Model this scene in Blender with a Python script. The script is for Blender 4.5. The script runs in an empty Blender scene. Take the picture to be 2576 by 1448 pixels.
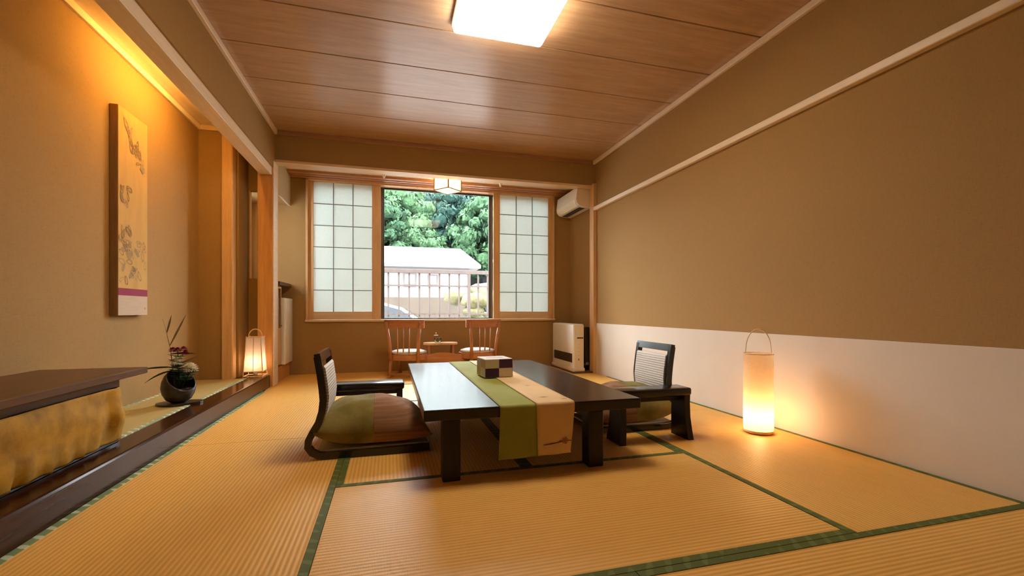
import bpy, bmesh, math, random
from mathutils import Vector, Matrix, noise
random.seed(7)
SC = bpy.context.scene
COL = SC.collection
PI = math.pi
R = math.radians

# ------------------------------------------------------------------ camera, world, sun, exposure
cam_d = bpy.data.cameras.new('camera')
cam = bpy.data.objects.new('camera', cam_d)
COL.objects.link(cam)
cam.location = (0, 0, 0.80)
cam.rotation_euler = (PI / 2, 0, -0.2693)
cam_d.sensor_fit = 'HORIZONTAL'
cam_d.sensor_width = 36.0
cam_d.lens = 1113.8 / 2576 * 36.0
cam_d.shift_y = 56.7 / 2576
cam_d.clip_start = 0.02
cam_d.clip_end = 400
SC.camera = cam

SKY = 26.0
SUN = 9.0
LAMP = 29.0
world = bpy.data.worlds.new('world')
SC.world = world
world.use_nodes = True
wn = world.node_tree
wn.nodes['Background'].inputs[0].default_value = (0.84, 0.94, 1.0, 1)
wn.nodes['Background'].inputs[1].default_value = SKY
sun_d = bpy.data.lights.new('sun', 'SUN')
sun_d.energy = SUN
sun_d.angle = R(14)
sun_d.color = (1.0, 0.95, 0.86)
sun = bpy.data.objects.new('sun', sun_d)
COL.objects.link(sun)
sun.rotation_euler = (R(38), 0, R(-28))       # high, from behind the house: lights the hillside, not the room
SC.view_settings.view_transform = 'Standard'
SC.view_settings.look = 'None'
SC.view_settings.gamma = 1
SC.view_settings.use_curve_mapping = False
SC.view_settings.exposure = 0.0
try:
    SC.cycles.caustics_reflective = False
    SC.cycles.caustics_refractive = False
    SC.cycles.sample_clamp_indirect = 40.0
except Exception:
    pass


# ------------------------------------------------------------------ material helpers
def new_mat(name):
    m = bpy.data.materials.new(name)
    m.use_nodes = True
    nt = m.node_tree
    b = nt.nodes['Principled BSDF']
    return m, nt, b


def rgba(c):
    return (c[0], c[1], c[2], 1)


def coords(nt, scale=(1, 1, 1), rot=(0, 0, 0), space='Object'):
    tc = nt.nodes.new('ShaderNodeTexCoord')
    mp = nt.nodes.new('ShaderNodeMapping')
    mp.inputs['Scale'].default_value = scale
    mp.inputs['Rotation'].default_value = rot
    nt.links.new(tc.outputs[space], mp.inputs[0])
    return mp.outputs[0]


def bump(nt, b, height, strength=0.2, dist=0.01):
    bp = nt.nodes.new('ShaderNodeBump')
    bp.inputs['Strength'].default_value = strength
    bp.inputs['Distance'].default_value = dist
    nt.links.new(height, bp.inputs['Height'])
    nt.links.new(bp.outputs[0], b.inputs['Normal'])


def ramp(nt, fac, stops):
    r = nt.nodes.new('ShaderNodeValToRGB')
    e = r.color_ramp.elements
    while len(e) < len(stops):
        e.new(0.5)
    for i, (p, c) in enumerate(stops):
        e[i].position = p
        e[i].color = rgba(c)
    nt.links.new(fac, r.inputs[0])
    return r.outputs[0]


def nz(nt, vec, scale, detail=4, rough=0.5):
    n = nt.nodes.new('ShaderNodeTexNoise')
    n.inputs['Scale'].default_value = scale
    n.inputs['Detail'].default_value = detail
    n.inputs['Roughness'].default_value = rough
    nt.links.new(vec, n.inputs['Vector'])
    return n.outputs[0]


def plain(name, c, rough=0.5, var=0.08, nscale=30, bmp=0.0, metal=0.0, coat=0.0, spec=0.5):
    m, nt, b = new_mat(name)
    v = coords(nt)
    f = nz(nt, v, nscale)
    lo = tuple(x * (1 - var) for x in c)
    hi = tuple(min(1, x * (1 + var)) for x in c)
    nt.links.new(ramp(nt, f, [(0.3, lo), (0.7, hi)]), b.inputs['Base Color'])
    b.inputs['Roughness'].default_value = rough
    b.inputs['Metallic'].default_value = metal
    b.inputs['Coat Weight'].default_value = coat
    b.inputs['Coat Roughness'].default_value = 0.12
    b.inputs['Specular IOR Level'].default_value = spec
    if bmp:
        bump(nt, b, f, bmp, 0.004)
    return m


def wood(name, c1, c2, rough=0.45, axis=0, scale=1.0, coat=0.0, bmp=0.08, spec=0.5, cior=1.5, crough=0.1):
    m, nt, b = new_mat(name)
    s = [9 * scale] * 3
    s[axis] = 0.7 * scale
    v = coords(nt, tuple(s))
    f = nz(nt, v, 3.0, 6, 0.62)
    f2 = nz(nt, v, 14.0, 3, 0.5)
    mx = nt.nodes.new('ShaderNodeMath')
    mx.operation = 'MULTIPLY_ADD'
    mx.inputs[1].default_value = 0.35
    nt.links.new(f2, mx.inputs[0])
    nt.links.new(f, mx.inputs[2])
    nt.links.new(ramp(nt, mx.outputs[0], [(0.45, c1), (0.85, c2)]), b.inputs['Base Color'])
    b.inputs['Roughness'].default_value = rough
    b.inputs['Coat Weight'].default_value = coat
    b.inputs['Coat Roughness'].default_value = crough
    b.inputs['Coat IOR'].default_value = cior
    b.inputs['Specular IOR Level'].default_value = spec
    bump(nt, b, mx.outputs[0], bmp, 0.003)
    return m


def wave(nt, vec, scale, axis='Y', dist=0.0, profile='SIN'):
    w = nt.nodes.new('ShaderNodeTexWave')
    w.wave_type = 'BANDS'
    w.bands_direction = axis
    w.wave_profile = profile
    w.inputs['Scale'].default_value = scale
    w.inputs['Distortion'].default_value = dist
    nt.links.new(vec, w.inputs['Vector'])
    return w.outputs[1]


def mul(nt, a, bb, op='MULTIPLY'):
    mx = nt.nodes.new('ShaderNodeMath')
    mx.operation = op
    for i, k in enumerate((a, bb)):
        if isinstance(k, (int, float)):
            mx.inputs[i].default_value = k
        else:
            nt.links.new(k, mx.inputs[i])
    return mx.outputs[0]


def tatami_mat_material(name, c1, c2):
    m, nt, b = new_mat(name)
    v = coords(nt)
    ridges = wave(nt, v, 0.314 / 0.0185 , 'Y')          # ridges every 18.5 mm run the length of the mat
    cross = wave(nt, v, 0.314 / 0.0045, 'X')
    big = nz(nt, coords(nt, (2.0, 14, 14)), 3.0, 5, 0.6)
    h = mul(nt, mul(nt, cross, 0.15), ridges, 'ADD')
    col = ramp(nt, mul(nt, mul(nt, ridges, 0.55), mul(nt, big, 0.6), 'ADD'), [(0.15, c1), (0.8, c2)])
    nt.links.new(col, b.inputs['Base Color'])
    b.inputs['Roughness'].default_value = 0.50
    b.inputs['Specular IOR Level'].default_value = 0.45
    bump(nt, b, h, 0.22, 0.004)
    return m


def border_material(name, dark, light, period=0.05):
    m, nt, b = new_mat(name)
    v = coords(nt)
    a = wave(nt, coords(nt, (1, 1, 1), (0, 0, R(38))), 0.314 / period, 'X', 1.5)
    a2 = wave(nt, v, 0.314 / (period * 1.4), 'X', 2.5)
    f = mul(nt, a, a2)
    nt.links.new(ramp(nt, f, [(0.38, dark), (0.62, light)]), b.inputs['Base Color'])
    b.inputs['Roughness'].default_value = 0.8
    bump(nt, b, nz(nt, v, 500), 0.3, 0.001)
    return m


def wall_material(name, c, strength=0.25):
    m, nt, b = new_mat(name)
    v = coords(nt)
    f = nz(nt, coords(nt, (60, 60, 6)), 6.0, 3, 0.6)         # vertical weave of the wall cloth
    f2 = nz(nt, coords(nt, (6, 6, 60)), 6.0, 2, 0.6)
    g = mul(nt, f, f2, 'ADD')
    nt.links.new(ramp(nt, g, [(0.7, tuple(x * 0.90 for x in c)), (1.3, tuple(x * 1.08 for x in c))]), b.inputs['Base Color'])
    b.inputs['Roughness'].default_value = 0.85
    b.inputs['Specular IOR Level'].default_value = 0.25
    bump(nt, b, g, strength, 0.002)
    return m


def glass_material(name, tint=(1, 1, 1)):
    m, nt, b = new_mat(name)
    nt.nodes.remove(b)
    out = nt.nodes['Material Output']
    tr = nt.nodes.new('ShaderNodeBsdfTransparent')
    tr.inputs[0].default_value = rgba(tint)
    gl = nt.nodes.new('ShaderNodeBsdfGlossy')
    gl.inputs['Roughness'].default_value = 0.02
    fr = nt.nodes.new('ShaderNodeFresnel')
    fr.inputs[0].default_value = 1.16
    mx = nt.nodes.new('ShaderNodeMixShader')
    nt.links.new(fr.outputs[0], mx.inputs[0])
    nt.links.new(tr.outputs[0], mx.inputs[1])
    nt.links.new(gl.outputs[0], mx.inputs[2])
    nt.links.new(mx.outputs[0], out.inputs[0])
    return m


def paper_material(name, diff=(0.85, 0.82, 0.75), trans=(0.85, 0.82, 0.75), w_trans=0.6, w_clear=0.0):
    """diffusing paper: part of the light is reflected, part goes through, w_clear passes straight"""
    m, nt, b = new_mat(name)
    nt.nodes.remove(b)
    out = nt.nodes['Material Output']
    d = nt.nodes.new('ShaderNodeBsdfDiffuse')
    t = nt.nodes.new('ShaderNodeBsdfTranslucent')
    v = coords(nt)
    f = nz(nt, v, 60, 5, 0.6)
    nt.links.new(ramp(nt, f, [(0.3, tuple(x * 0.94 for x in diff)), (0.7, diff)]), d.inputs[0])
    nt.links.new(ramp(nt, f, [(0.3, tuple(x * 0.9 for x in trans)), (0.7, trans)]), t.inputs[0])
    mx = nt.nodes.new('ShaderNodeMixShader')
    mx.inputs[0].default_value = w_trans
    nt.links.new(d.outputs[0], mx.inputs[1])
    nt.links.new(t.outputs[0], mx.inputs[2])
    last = mx.outputs[0]
    if w_clear:
        c = nt.nodes.new('ShaderNodeBsdfTransparent')
        mx2 = nt.nodes.new('ShaderNodeMixShader')
        mx2.inputs[0].default_value = w_clear
        nt.links.new(last, mx2.inputs[1])
        nt.links.new(c.outputs[0], mx2.inputs[2])
        last = mx2.outputs[0]
    nt.links.new(last, out.inputs[0])
    return m


def emit(name, c, s):
    m, nt, b = new_mat(name)
    b.inputs['Base Color'].default_value = (0.8, 0.8, 0.8, 1)
    b.inputs['Emission Color'].default_value = rgba(c)
    b.inputs['Emission Strength'].default_value = s
    return m


M = {}
M['wall'] = wall_material('wall_cloth', (0.335, 0.195, 0.070))
M['wall_light'] = wall_material('pale_wall_cloth', (0.56, 0.46, 0.33), 0.15)
M['bounce_wall'] = plain('pale_bounce_surface', (0.82, 0.76, 0.67), 0.8, 0.02, 5)
M['panel'] = plain('white_wainscot', (0.68, 0.585, 0.485), 0.6, 0.02, 5)
M['hinoki'] = wood('pale_cypress', (0.76, 0.60, 0.45), (0.86, 0.72, 0.57), 0.45, 1)
M['hinoki_z'] = wood('pale_cypress_upright', (0.58, 0.33, 0.14), (0.72, 0.45, 0.22), 0.45, 2)
M['post'] = wood('orange_cypress_post', (0.50, 0.22, 0.06), (0.66, 0.33, 0.11), 0.4, 2)
M['hinoki_x'] = wood('pale_cypress_across', (0.62, 0.42, 0.24), (0.76, 0.55, 0.34), 0.45, 0)
M['brownrail'] = wood('brown_rail', (0.36, 0.14, 0.05), (0.52, 0.24, 0.10), 0.45, 0)
M['redtrim'] = wood('red_brown_trim', (0.30, 0.13, 0.06), (0.40, 0.19, 0.09), 0.4, 0)
M['ceil'] = wood('ceiling_cedar', (0.40, 0.235, 0.13), (0.54, 0.34, 0.205), 0.36, 0, 0.8, 0.42, 0.04, 0.35, 1.45, 0.2)
M['cream'] = plain('cream_ceiling', (0.80, 0.66, 0.50), 0.7, 0.03, 8)
M['sill'] = wood('dark_lacquer_sill', (0.030, 0.010, 0.004), (0.052, 0.018, 0.008), 0.15, 1, 1.0, 0.0, 0.02, 0.2)
M['tatami'] = tatami_mat_material('tatami_rush', (0.62, 0.325, 0.052), (0.84, 0.465, 0.108))
M['tatami_green'] = tatami_mat_material('greenish_tatami_rush', (0.36, 0.28, 0.10), (0.50, 0.40, 0.17))
M['border'] = border_material('green_mat_border', (0.085, 0.105, 0.012), (0.130, 0.158, 0.033))
M['border_sheen'] = border_material('painted_sheen_mat_border', (0.17, 0.24, 0.10), (0.50, 0.56, 0.38))
M['border_pale'] = border_material('pale_mat_border', (0.30, 0.36, 0.20), (0.68, 0.66, 0.50))
M['table'] = wood('dark_stained_wood', (0.007, 0.005, 0.005), (0.018, 0.012, 0.010), 0.24, 1, 1.0, 0.22, 0.02, 0.4, 1.45, 0.16)
M['table_leg'] = wood('dark_stained_leg', (0.007, 0.005, 0.005), (0.018, 0.012, 0.010), 0.35, 2, 1.0, 0.0, 0.05, 0.3)
M['black'] = plain('black_lacquer', (0.007, 0.007, 0.010), 0.2, 0.2, 30, 0, 0, 0.3)
M['shelf'] = wood('brown_stained_shelf', (0.075, 0.033, 0.013), (0.130, 0.060, 0.025), 0.40, 1, 1.0, 0.0, 0.08, 0.2)
M['white'] = plain('white_plastic', (0.86, 0.84, 0.80), 0.4, 0.02, 5)
M['whitegloss'] = plain('white_enamel', (0.88, 0.88, 0.87), 0.22, 0.02, 5)
M['cream_plastic'] = plain('cream_plastic', (0.74, 0.62, 0.46), 0.45, 0.03, 5)
M['darkgrille'] = plain('dark_grille', (0.035, 0.033, 0.035), 0.4)
M['alu'] = plain('dark_aluminium', (0.045, 0.032, 0.022), 0.4, 0.1, 20, 0, 0.3)
M['teak'] = wood('red_brown_furniture_wood', (0.36, 0.13, 0.05), (0.54, 0.23, 0.10), 0.4, 2, 1.2, 0.1)
M['teak_x'] = wood('red_brown_furniture_wood_across', (0.36, 0.13, 0.05), (0.54, 0.23, 0.10), 0.4, 0, 1.2, 0.1)
M['teak_top'] = wood('amber_table_wood', (0.55, 0.31, 0.13), (0.70, 0.44, 0.22), 0.3, 0, 1.2, 0.3)
M['seatpad'] = plain('pale_lilac_seat_fabric', (0.58, 0.50, 0.46), 0.9, 0.06, 200, 0.2)
M['glass'] = glass_material('window_glass')
M['glassware'] = glass_material('clear_glass', (0.92, 0.96, 0.92))
M['shoji'] = paper_material('shoji_paper', (0.80, 0.82, 0.76), (0.76, 0.83, 0.82), 0.28)
M['muntin'] = plain('silhouette_grey_muntin', (0.22, 0.215, 0.165), 0.6, 0.1, 20)  # grey paints in the bars' silhouette against the backlit paper
M['bamboo'] = plain('pale_bamboo', (0.70, 0.48, 0.24), 0.45, 0.1, 40)
M['rope'] = plain('pale_handle', (0.72, 0.55, 0.36), 0.6, 0.1, 60)
M['paper_warm'] = paper_material('lantern_paper', (0.82, 0.70, 0.56), (0.85, 0.60, 0.33), 0.62, 0.25)
M['paper_rose'] = paper_material('rosy_lantern_paper', (0.82, 0.74, 0.68), (0.80, 0.66, 0.55), 0.60, 0.20)
M['paper_pend'] = paper_material('pendant_paper', (0.85, 0.76, 0.60), (0.9, 0.74, 0.48), 0.42, 0.30)
M['lampframe'] = wood('lamp_frame_wood', (0.24, 0.12, 0.04), (0.36, 0.20, 0.08), 0.5, 2)


def weave_material(name, c1, c2):
    m, nt, b = new_mat(name)
    v = coords(nt)
    a = wave(nt, v, 0.314 / 0.016, 'Z')
    c = wave(nt, v, 0.314 / 0.010, 'Y')
    f = mul(nt, mul(nt, a, 0.7), mul(nt, c, 0.4), 'ADD')
    nt.links.new(ramp(nt, f, [(0.1, c1), (0.75, c2)]), b.inputs['Base Color'])
    b.inputs['Roughness'].default_value = 0.7
    bump(nt, b, f, 0.5, 0.004)
    return m


M['wicker'] = weave_material('white_woven_back', (0.52, 0.48, 0.45), (0.84, 0.80, 0.76))


def cloth(name, c1, c2, rough=0.9, nscale=7, sc=(1, 1, 1), fine=300, bmp=0.25):
    m, nt, b = new_mat(name)
    f = nz(nt, coords(nt, sc), nscale, 4, 0.6)
    nt.links.new(ramp(nt, f, [(0.3, c1), (0.7, c2)]), b.inputs['Base Color'])
    b.inputs['Roughness'].default_value = rough
    b.inputs['Specular IOR Level'].default_value = 0.25
    b.inputs['Sheen Weight'].default_value = 0.03
    bump(nt, b, nz(nt, coords(nt), fine, 2), bmp, 0.001)
    return m


M['olive'] = cloth('olive_cushion_cloth', (0.16, 0.125, 0.025), (0.30, 0.235, 0.075))
M['beigecloth'] = cloth('beige_cushion_cloth', (0.42, 0.31, 0.18), (0.52, 0.40, 0.25))
M['brownstripe'] = cloth('brown_striped_cushion_cloth', (0.20, 0.095, 0.045), (0.36, 0.185, 0.10), 0.9, 5, (0.4, 2, 14))
M['rimcloth'] = cloth('plum_cushion_cloth', (0.10, 0.05, 0.035), (0.17, 0.09, 0.06))
M['green'] = cloth('moss_green_cloth', (0.27, 0.285, 0.055), (0.33, 0.345, 0.078), 0.85, 4)
M['creamcloth'] = cloth('cream_cloth', (0.68, 0.47, 0.25), (0.76, 0.54, 0.30), 0.8, 4)
M['brownprint'] = plain('brown_print', (0.20, 0.08, 0.035), 0.8)
M['pinkprint'] = plain('pink_print', (0.45, 0.18, 0.10), 0.8)
M['gold'] = cloth('golden_velvet', (0.25, 0.120, 0.004), (0.54, 0.285, 0.014), 0.75, 9, (1, 1, 1), 120, 0.5)
M['check_cream'] = cloth('cream_check', (0.52, 0.43, 0.27), (0.60, 0.50, 0.33), 0.8)
M['check_purple'] = cloth('purple_check', (0.045, 0.016, 0.038), (0.07, 0.026, 0.055), 0.8)
M['check_white'] = plain('pale_grey_box', (0.62, 0.60, 0.58), 0.7, 0.03)
M['ceramic'] = plain('dark_brown_stoneware', (0.035, 0.024, 0.018), 0.35, 0.35, 18, 0.15)
M['leaf'] = plain('dark_leaf', (0.035, 0.075, 0.018), 0.6, 0.35, 20)
M['straw'] = plain('dry_grass', (0.22, 0.17, 0.06), 0.7, 0.2, 20)
M['petal_white'] = plain('white_petal', (0.85, 0.80, 0.66), 0.7, 0.05, 20)
M['petal_purple'] = plain('magenta_petal', (0.28, 0.015, 0.085), 0.7, 0.2, 20)
M['steel'] = plain('steel', (0.5, 0.5, 0.5), 0.3, 0.05, 20, 0, 0.9)


# ------------------------------------------------------------------ mesh helpers
class B:
    """collects shapes in one bmesh"""
    def __init__(self):
        self.bm = bmesh.new()

    def box(self, x0, x1, y0, y1, z0, z1, bev=0.0, seg=1):
        n = bmesh.ops.create_cube(self.bm, size=1.0)['verts']
        c = Vector(((x0 + x1) / 2, (y0 + y1) / 2, (z0 + z1) / 2))
        s = (abs(x1 - x0), abs(y1 - y0), abs(z1 - z0))
        for v in n:
            v.co = Vector((v.co.x * s[0], v.co.y * s[1], v.co.z * s[2])) + c
        if bev:
            es = set()
            for v in n:
                for e in v.link_edges:
                    es.add(e)
            bmesh.ops.bevel(self.bm, geom=list(es), offset=min(bev, 0.45 * min(s)), segments=seg, affect='EDGES', profile=0.5)
        return self

    def prism(self, pts, d0, d1, plane='XY'):
        """extrude a 2D outline from d0 to d1 along the axis missing from plane"""
        def P(a, b, d):
            return {'XY': (a, b, d), 'XZ': (a, d, b), 'YZ': (d, a, b)}[plane]
        lo = [self.bm.verts.new(P(a, b, d0)) for a, b in pts]
        hi = [self.bm.verts.new(P(a, b, d1)) for a, b in pts]
        n = len(pts)
        self.bm.faces.new(lo)
        self.bm.faces.new(hi)
        for i in range(n):
            self.bm.faces.new((lo[i], lo[(i + 1) % n], hi[(i + 1) % n], hi[i]))
        return self

    def strip(self, path, thick, y0, y1):
        """bar of rectangular section following an XZ path"""
        L, U = [], []
        n = len(path)
        for i, (x, z) in enumerate(path):
            a = path[max(i - 1, 0)]
            b = path[min(i + 1, n - 1)]
            t = Vector((b[0] - a[0], b[1] - a[1])).normalized()
            nrm = Vector((-t.y, t.x)) * (thick / 2)
            L.append((x - nrm.x, z - nrm.y))
            U.append((x + nrm.x, z + nrm.y))
        rows = []
        for l, u in zip(L, U):
            rows.append([self.bm.verts.new(p) for p in ((l[0], y0, l[1]), (u[0], y0, u[1]), (u[0], y1, u[1]), (l[0], y1, l[1]))])
        for i in range(n - 1):
            for k in range(4):
                a, b = rows[i], rows[i + 1]
                self.bm.faces.new((a[k], a[(k + 1) % 4], b[(k + 1) % 4], b[k]))
        self.bm.faces.new(rows[0])
        self.bm.faces.new(rows[-1])
        return self

    def tube(self, pts, rad, n=8, cap=True):
        pts = [Vector(p) for p in pts]
        if not isinstance(rad, (list, tuple)):
            rad = [rad] * len(pts)
        rings = []
        up = Vector((0, 0, 1))
        for i, p in enumerate(pts):
            t = (pts[min(i + 1, len(pts) - 1)] - pts[max(i - 1, 0)]).normalized()
            a = t.cross(up)
            if a.length < 1e-3:
                a = t.cross(Vector((1, 0, 0)))
            a.normalize()
            b = t.cross(a).normalized()
            rings.append([self.bm.verts.new(p + (a * math.cos(2 * PI * k / n) + b * math.sin(2 * PI * k / n)) * rad[i]) for k in range(n)])
        for i in range(len(rings) - 1):
            for k in range(n):
                self.bm.faces.new((rings[i][k], rings[i][(k + 1) % n], rings[i + 1][(k + 1) % n], rings[i + 1][k]))
        if cap:
            self.bm.faces.new(rings[0])
            self.bm.faces.new(rings[-1])
        return self

    def lathe(self, prof, n=24, c=(0, 0, 0), cap=True):
        rings = []
        for r, z in prof:
            rings.append([self.bm.verts.new((c[0] + r * math.cos(2 * PI * k / n), c[1] + r * math.sin(2 * PI * k / n), c[2] + z)) for k in range(n)])
        for i in range(len(rings) - 1):
            for k in range(n):
                self.bm.faces.new((rings[i][k], rings[i][(k + 1) % n], rings[i + 1][(k + 1) % n], rings[i + 1][k]))
        if cap:
            if prof[0][0] > 1e-5:
                self.bm.faces.new(rings[0])
            if prof[-1][0] > 1e-5:
                self.bm.faces.new(rings[-1])
        return self

    def poly(self, pts):
        self.bm.faces.new([self.bm.verts.new(p) for p in pts])
        return self

    def mesh(self, name, mat, smooth=False):
        bmesh.ops.remove_doubles(self.bm, verts=self.bm.verts, dist=1e-6)
        bmesh.ops.recalc_face_normals(self.bm, faces=self.bm.faces)
        me = bpy.data.meshes.new(name)
        self.bm.to_mesh(me)
        self.bm.free()
        me.materials.append(mat)
        if smooth:
            for p in me.polygons:
                p.use_smooth = True
        return me


def link(name, me, parent=None, loc=(0, 0, 0), rz=0.0):
    o = bpy.data.objects.new(name, me)
    COL.objects.link(o)
    o.location = loc
    o.rotation_euler = (0, 0, rz)
    if parent:
        o.parent = parent
    return o


def obj(name, b, mat, parent=None, smooth=False, loc=(0, 0, 0), rz=0.0):
    return link(name, b.mesh(name, mat, smooth), parent, loc, rz)


def smooth_by_angle(o, deg=35):
    me = o.data
    for p in me.polygons:
        p.use_smooth = True
    bm = bmesh.new()
    bm.from_mesh(me)
    for e in bm.edges:
        if len(e.link_faces) == 2 and e.calc_face_angle(0) > R(deg):
            e.smooth = False
    bm.to_mesh(me)
    bm.free()
    return o


def tag(o, label, cat, group=None, kind=None):
    o['label'] = label
    o['category'] = cat
    if group:
        o['group'] = group
    if kind:
        o['kind'] = kind
    return o


def thing(name, label, cat, loc=(0, 0, 0), rz=0.0, group=None):
    o = link(name, None, None, loc, rz)
    return tag(o, label, cat, group)


def struct(name, b, mat, parent=None):
    o = obj(name, b, mat, parent)
    if parent is None:
        o['kind'] = 'structure'
    return o


def dup(root, label, loc, rz=0.0, group=None):
    """copy of a thing with its parts and sub-parts"""
    r = root.copy()
    COL.objects.link(r)
    r.location = loc
    r.rotation_euler = (0, 0, rz)
    r['label'] = label
    if group:
        r['group'] = group
    for ch in list(root.children):
        c = ch.copy()
        COL.objects.link(c)
        c.parent = r
        for g in list(ch.children):
            d = g.copy()
            COL.objects.link(d)
            d.parent = c
    return r


# ------------------------------------------------------------------ room constants
XR, XL, ZC = 2.555, -1.212, 2.73
Y0, YB = -1.6, 6.05            # behind the camera, window wall
YL = 5.244                     # face of the lintel before the window bay

# ------------------------------------------------------------------ floor with tatami mats
floor = struct('floor', B().box(-2.3, 2.8, Y0 - 0.1, 6.3, -0.16, -0.032), M['sill'])


def mat_mesh(L, W, T, material, name, bmat='border'):
    me = B().box(-L / 2, L / 2, -W / 2, W / 2, -T, 0, 0.002).mesh(name, material)
    bw = 0.031
    bme = B().box(-L / 2, L / 2, -W / 2 - 0.0002, -W / 2 + bw, -T * 0.9, 0.0022, 0.0008).mesh('border', M[bmat])
    return me, bme


def lay(me, bme, x, y, rz, W, z=0.0):
    o = link('tatami_mat', me, floor, (x, y, z), rz)
    for s in (0, 1):
        link('border', bme, o, (0, 0, 0), s * PI)
    return o


GAP = 0.002
Lx, Wx = 1.83, 0.965
mA, bA = mat_mesh(Lx - GAP, Wx - GAP, 0.03, M['tatami'], 'tatami_mat')
XA, XB = -0.2376, 1.5909
YD, YC = 1.2065, 2.1717
lay(mA, bA, (XA + XB) / 2, (YD + YC) / 2, 0, Wx)                       # crosswise, under the table's front
XM = (XA + XB) / 2
mS, bS = mat_mesh(Lx - GAP, (XB - XA) / 2 - GAP, 0.03, M['tatami'], 'tatami_mat')
for xx in ((XA + XM) / 2, (XM + XB) / 2):
    lay(mS, bS, xx, YC + Lx / 2, PI / 2, Wx)
lay(mA, bA, XM, YC + Lx + Wx / 2, 0, Wx)
mLw, bLw = mat_mesh(Lx - GAP, XA - XL - GAP, 0.03, M['tatami'], 'tatami_mat')
_, bSheen = mat_mesh(Lx - GAP, XA - XL - GAP, 0.03, M['tatami'], 'tatami_mat', 'border_sheen')
for k in range(2):
    o = lay(mLw, bLw, (XA + XL) / 2, YD + Lx * (k + 0.5), PI / 2, Wx)
    o.children[1].data = bSheen      # sheen on the edge along the alcove sill, painted as a paler colour
mRw, bRw = mat_mesh(Lx - GAP, XR - XB - GAP, 0.03, M['tatami'], 'tatami_mat')
for k in range(2):
    lay(mRw, bRw, (XB + XR) / 2, YD + Lx * (k + 0.5), PI / 2, Wx)
yk = YD - Wx / 2
for k in range(2):
    lay(mA, bA, XR - Lx * (k + 0.5), yk, 0, Wx)
yk -= Wx
for k in range(2):
    lay(mA, bA, XR - Lx * (k + 0.5), yk, 0, Wx)
# window bay: two mats across
yb0 = YC + Lx + Wx + 0.002
mBay, bBay = mat_mesh((XR - XL) / 2 - GAP, YB - yb0, 0.03, M['tatami'], 'tatami_mat')
for k in range(2):
    o = link('tatami_mat', mBay, floor, (XL + (XR - XL) / 4 * (1 + 2 * k), (yb0 + YB) / 2, 0), 0)
mEnd = B().box(-0.48, 0.48, -0.062, 0.062, -0.03, 0, 0.002).mesh('floor_board', M['tatami'])
yend = YD + 2 * Lx
for xx in ((XA + XL) / 2, (XB + XR) / 2):
    link('floor_board', mEnd, floor, (xx, (yend + yb0) / 2, 0), 0)
# raised mat in the alcove
for a, b in ((-1.6, 1.4), (1.402, 4.93)):
    L = b - a
    me = B().box(-L / 2, L / 2, -0.21, 0.21, -0.03, 0, 0.002).mesh('tatami_mat', M['tatami_green'])
    bme = B().box(-L / 2, L / 2, -0.2102, -0.182, -0.028, 0.002, 0.0008).mesh('border', M['border_pale'])
    o = link('tatami_mat', me, floor, (-1.58, (a + b) / 2, 0.128), PI / 2)
    for s in (0, 1):
        link('border', bme, o, (0, 0, 0), s * PI)

# ------------------------------------------------------------------ ceiling of wide boards
ceiling = struct('ceiling', B().box(-1.32, 2.66, Y0 - 0.1, 5.36, ZC + 0.012, ZC + 0.10), M['redtrim'])
ys = [4.62 - 0.5175 * k for k in range(0, 13)]
edges = [5.24] + ys
for i in range(len(edges) - 1):
    y1, y0 = edges[i], max(edges[i + 1], Y0)
    if y1 - y0 < 0.05:
        continue
    w = y1 - y0
    me = B().box(-1.883, 1.883, -w / 2 + 0.004, w / 2 - 0.004, 0, 0.018, 0.003).mesh('ceiling_board', M['ceil'])
    link('ceiling_board', me, ceiling, (0.685 + 0.0007 * i, (y0 + y1) / 2, ZC), 0)
struct('trim_1', B().box(XR - 0.028, XR + 0.002, Y0, YL, ZC - 0.045, ZC - 0.001, 0.003), M['hinoki'])
struct('trim_2', B().box(-1.188, -1.158, Y0, YL, ZC - 0.045, ZC - 0.001, 0.003), M['hinoki'])
struct('trim_3', B().box(-1.157, XR - 0.029, YL - 0.025, YL + 0.01, ZC - 0.05, ZC - 0.001, 0.003), M['redtrim'])

# ------------------------------------------------------------------ right wall
wr = struct('wall_right', B().box(XR, XR + 0.12, Y0, 6.3, -0.03, 2.85), M['wall'])
obj('wainscot_panel', B().box(XR - 0.006, XR + 0.01, Y0, 5.19, 0.0, 0.638, 0.002), M['panel'], wr)
struct('trim_4', B().box(XR - 0.042, XR + 0.005, Y0, 5.19, 2.08, 2.126, 0.004), M['hinoki'])
struct('trim_5', B().box(XR - 0.042, XR + 0.02, 5.185, 5.30, 0.0, 2.43, 0.004), M['hinoki_z'])

# ------------------------------------------------------------------ lintel wall and bay ceiling
struct('wall_lintel', B().box(-1.30, XR + 0.02, YL, 5.365, 2.415, 2.86), M['wall'])
struct('trim_6', B().box(-1.19, XR + 0.01, YL - 0.008, 5.375, 2.388, 2.416, 0.003), M['hinoki_x'])
bayc = struct('ceiling_bay', B().box(-1.95, XR + 0.1, 5.366, 6.2, 2.505, 2.60), M['cream'])
for k, (a, b_, z) in enumerate(((5.85, 5.91, 2.475), (5.918, 5.972, 2.468), (5.98, 6.045, 2.460))):
    obj('wooden_rail', B().box(-1.19, XR - 0.005, a, b_, z, 2.506, 0.003), M['brownrail'], bayc)
for i, (xx, yy) in enumerate(((-0.07, 5.72), (1.42, 5.72))):
    obj('ceiling_fitting', B().lathe([(0.030, 0.0), (0.030, -0.012), (0.020, -0.02), (0.016, -0.05), (0.010, -0.06)], 14, (xx, yy, 2.505)), M['white'], bayc, True)

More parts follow.
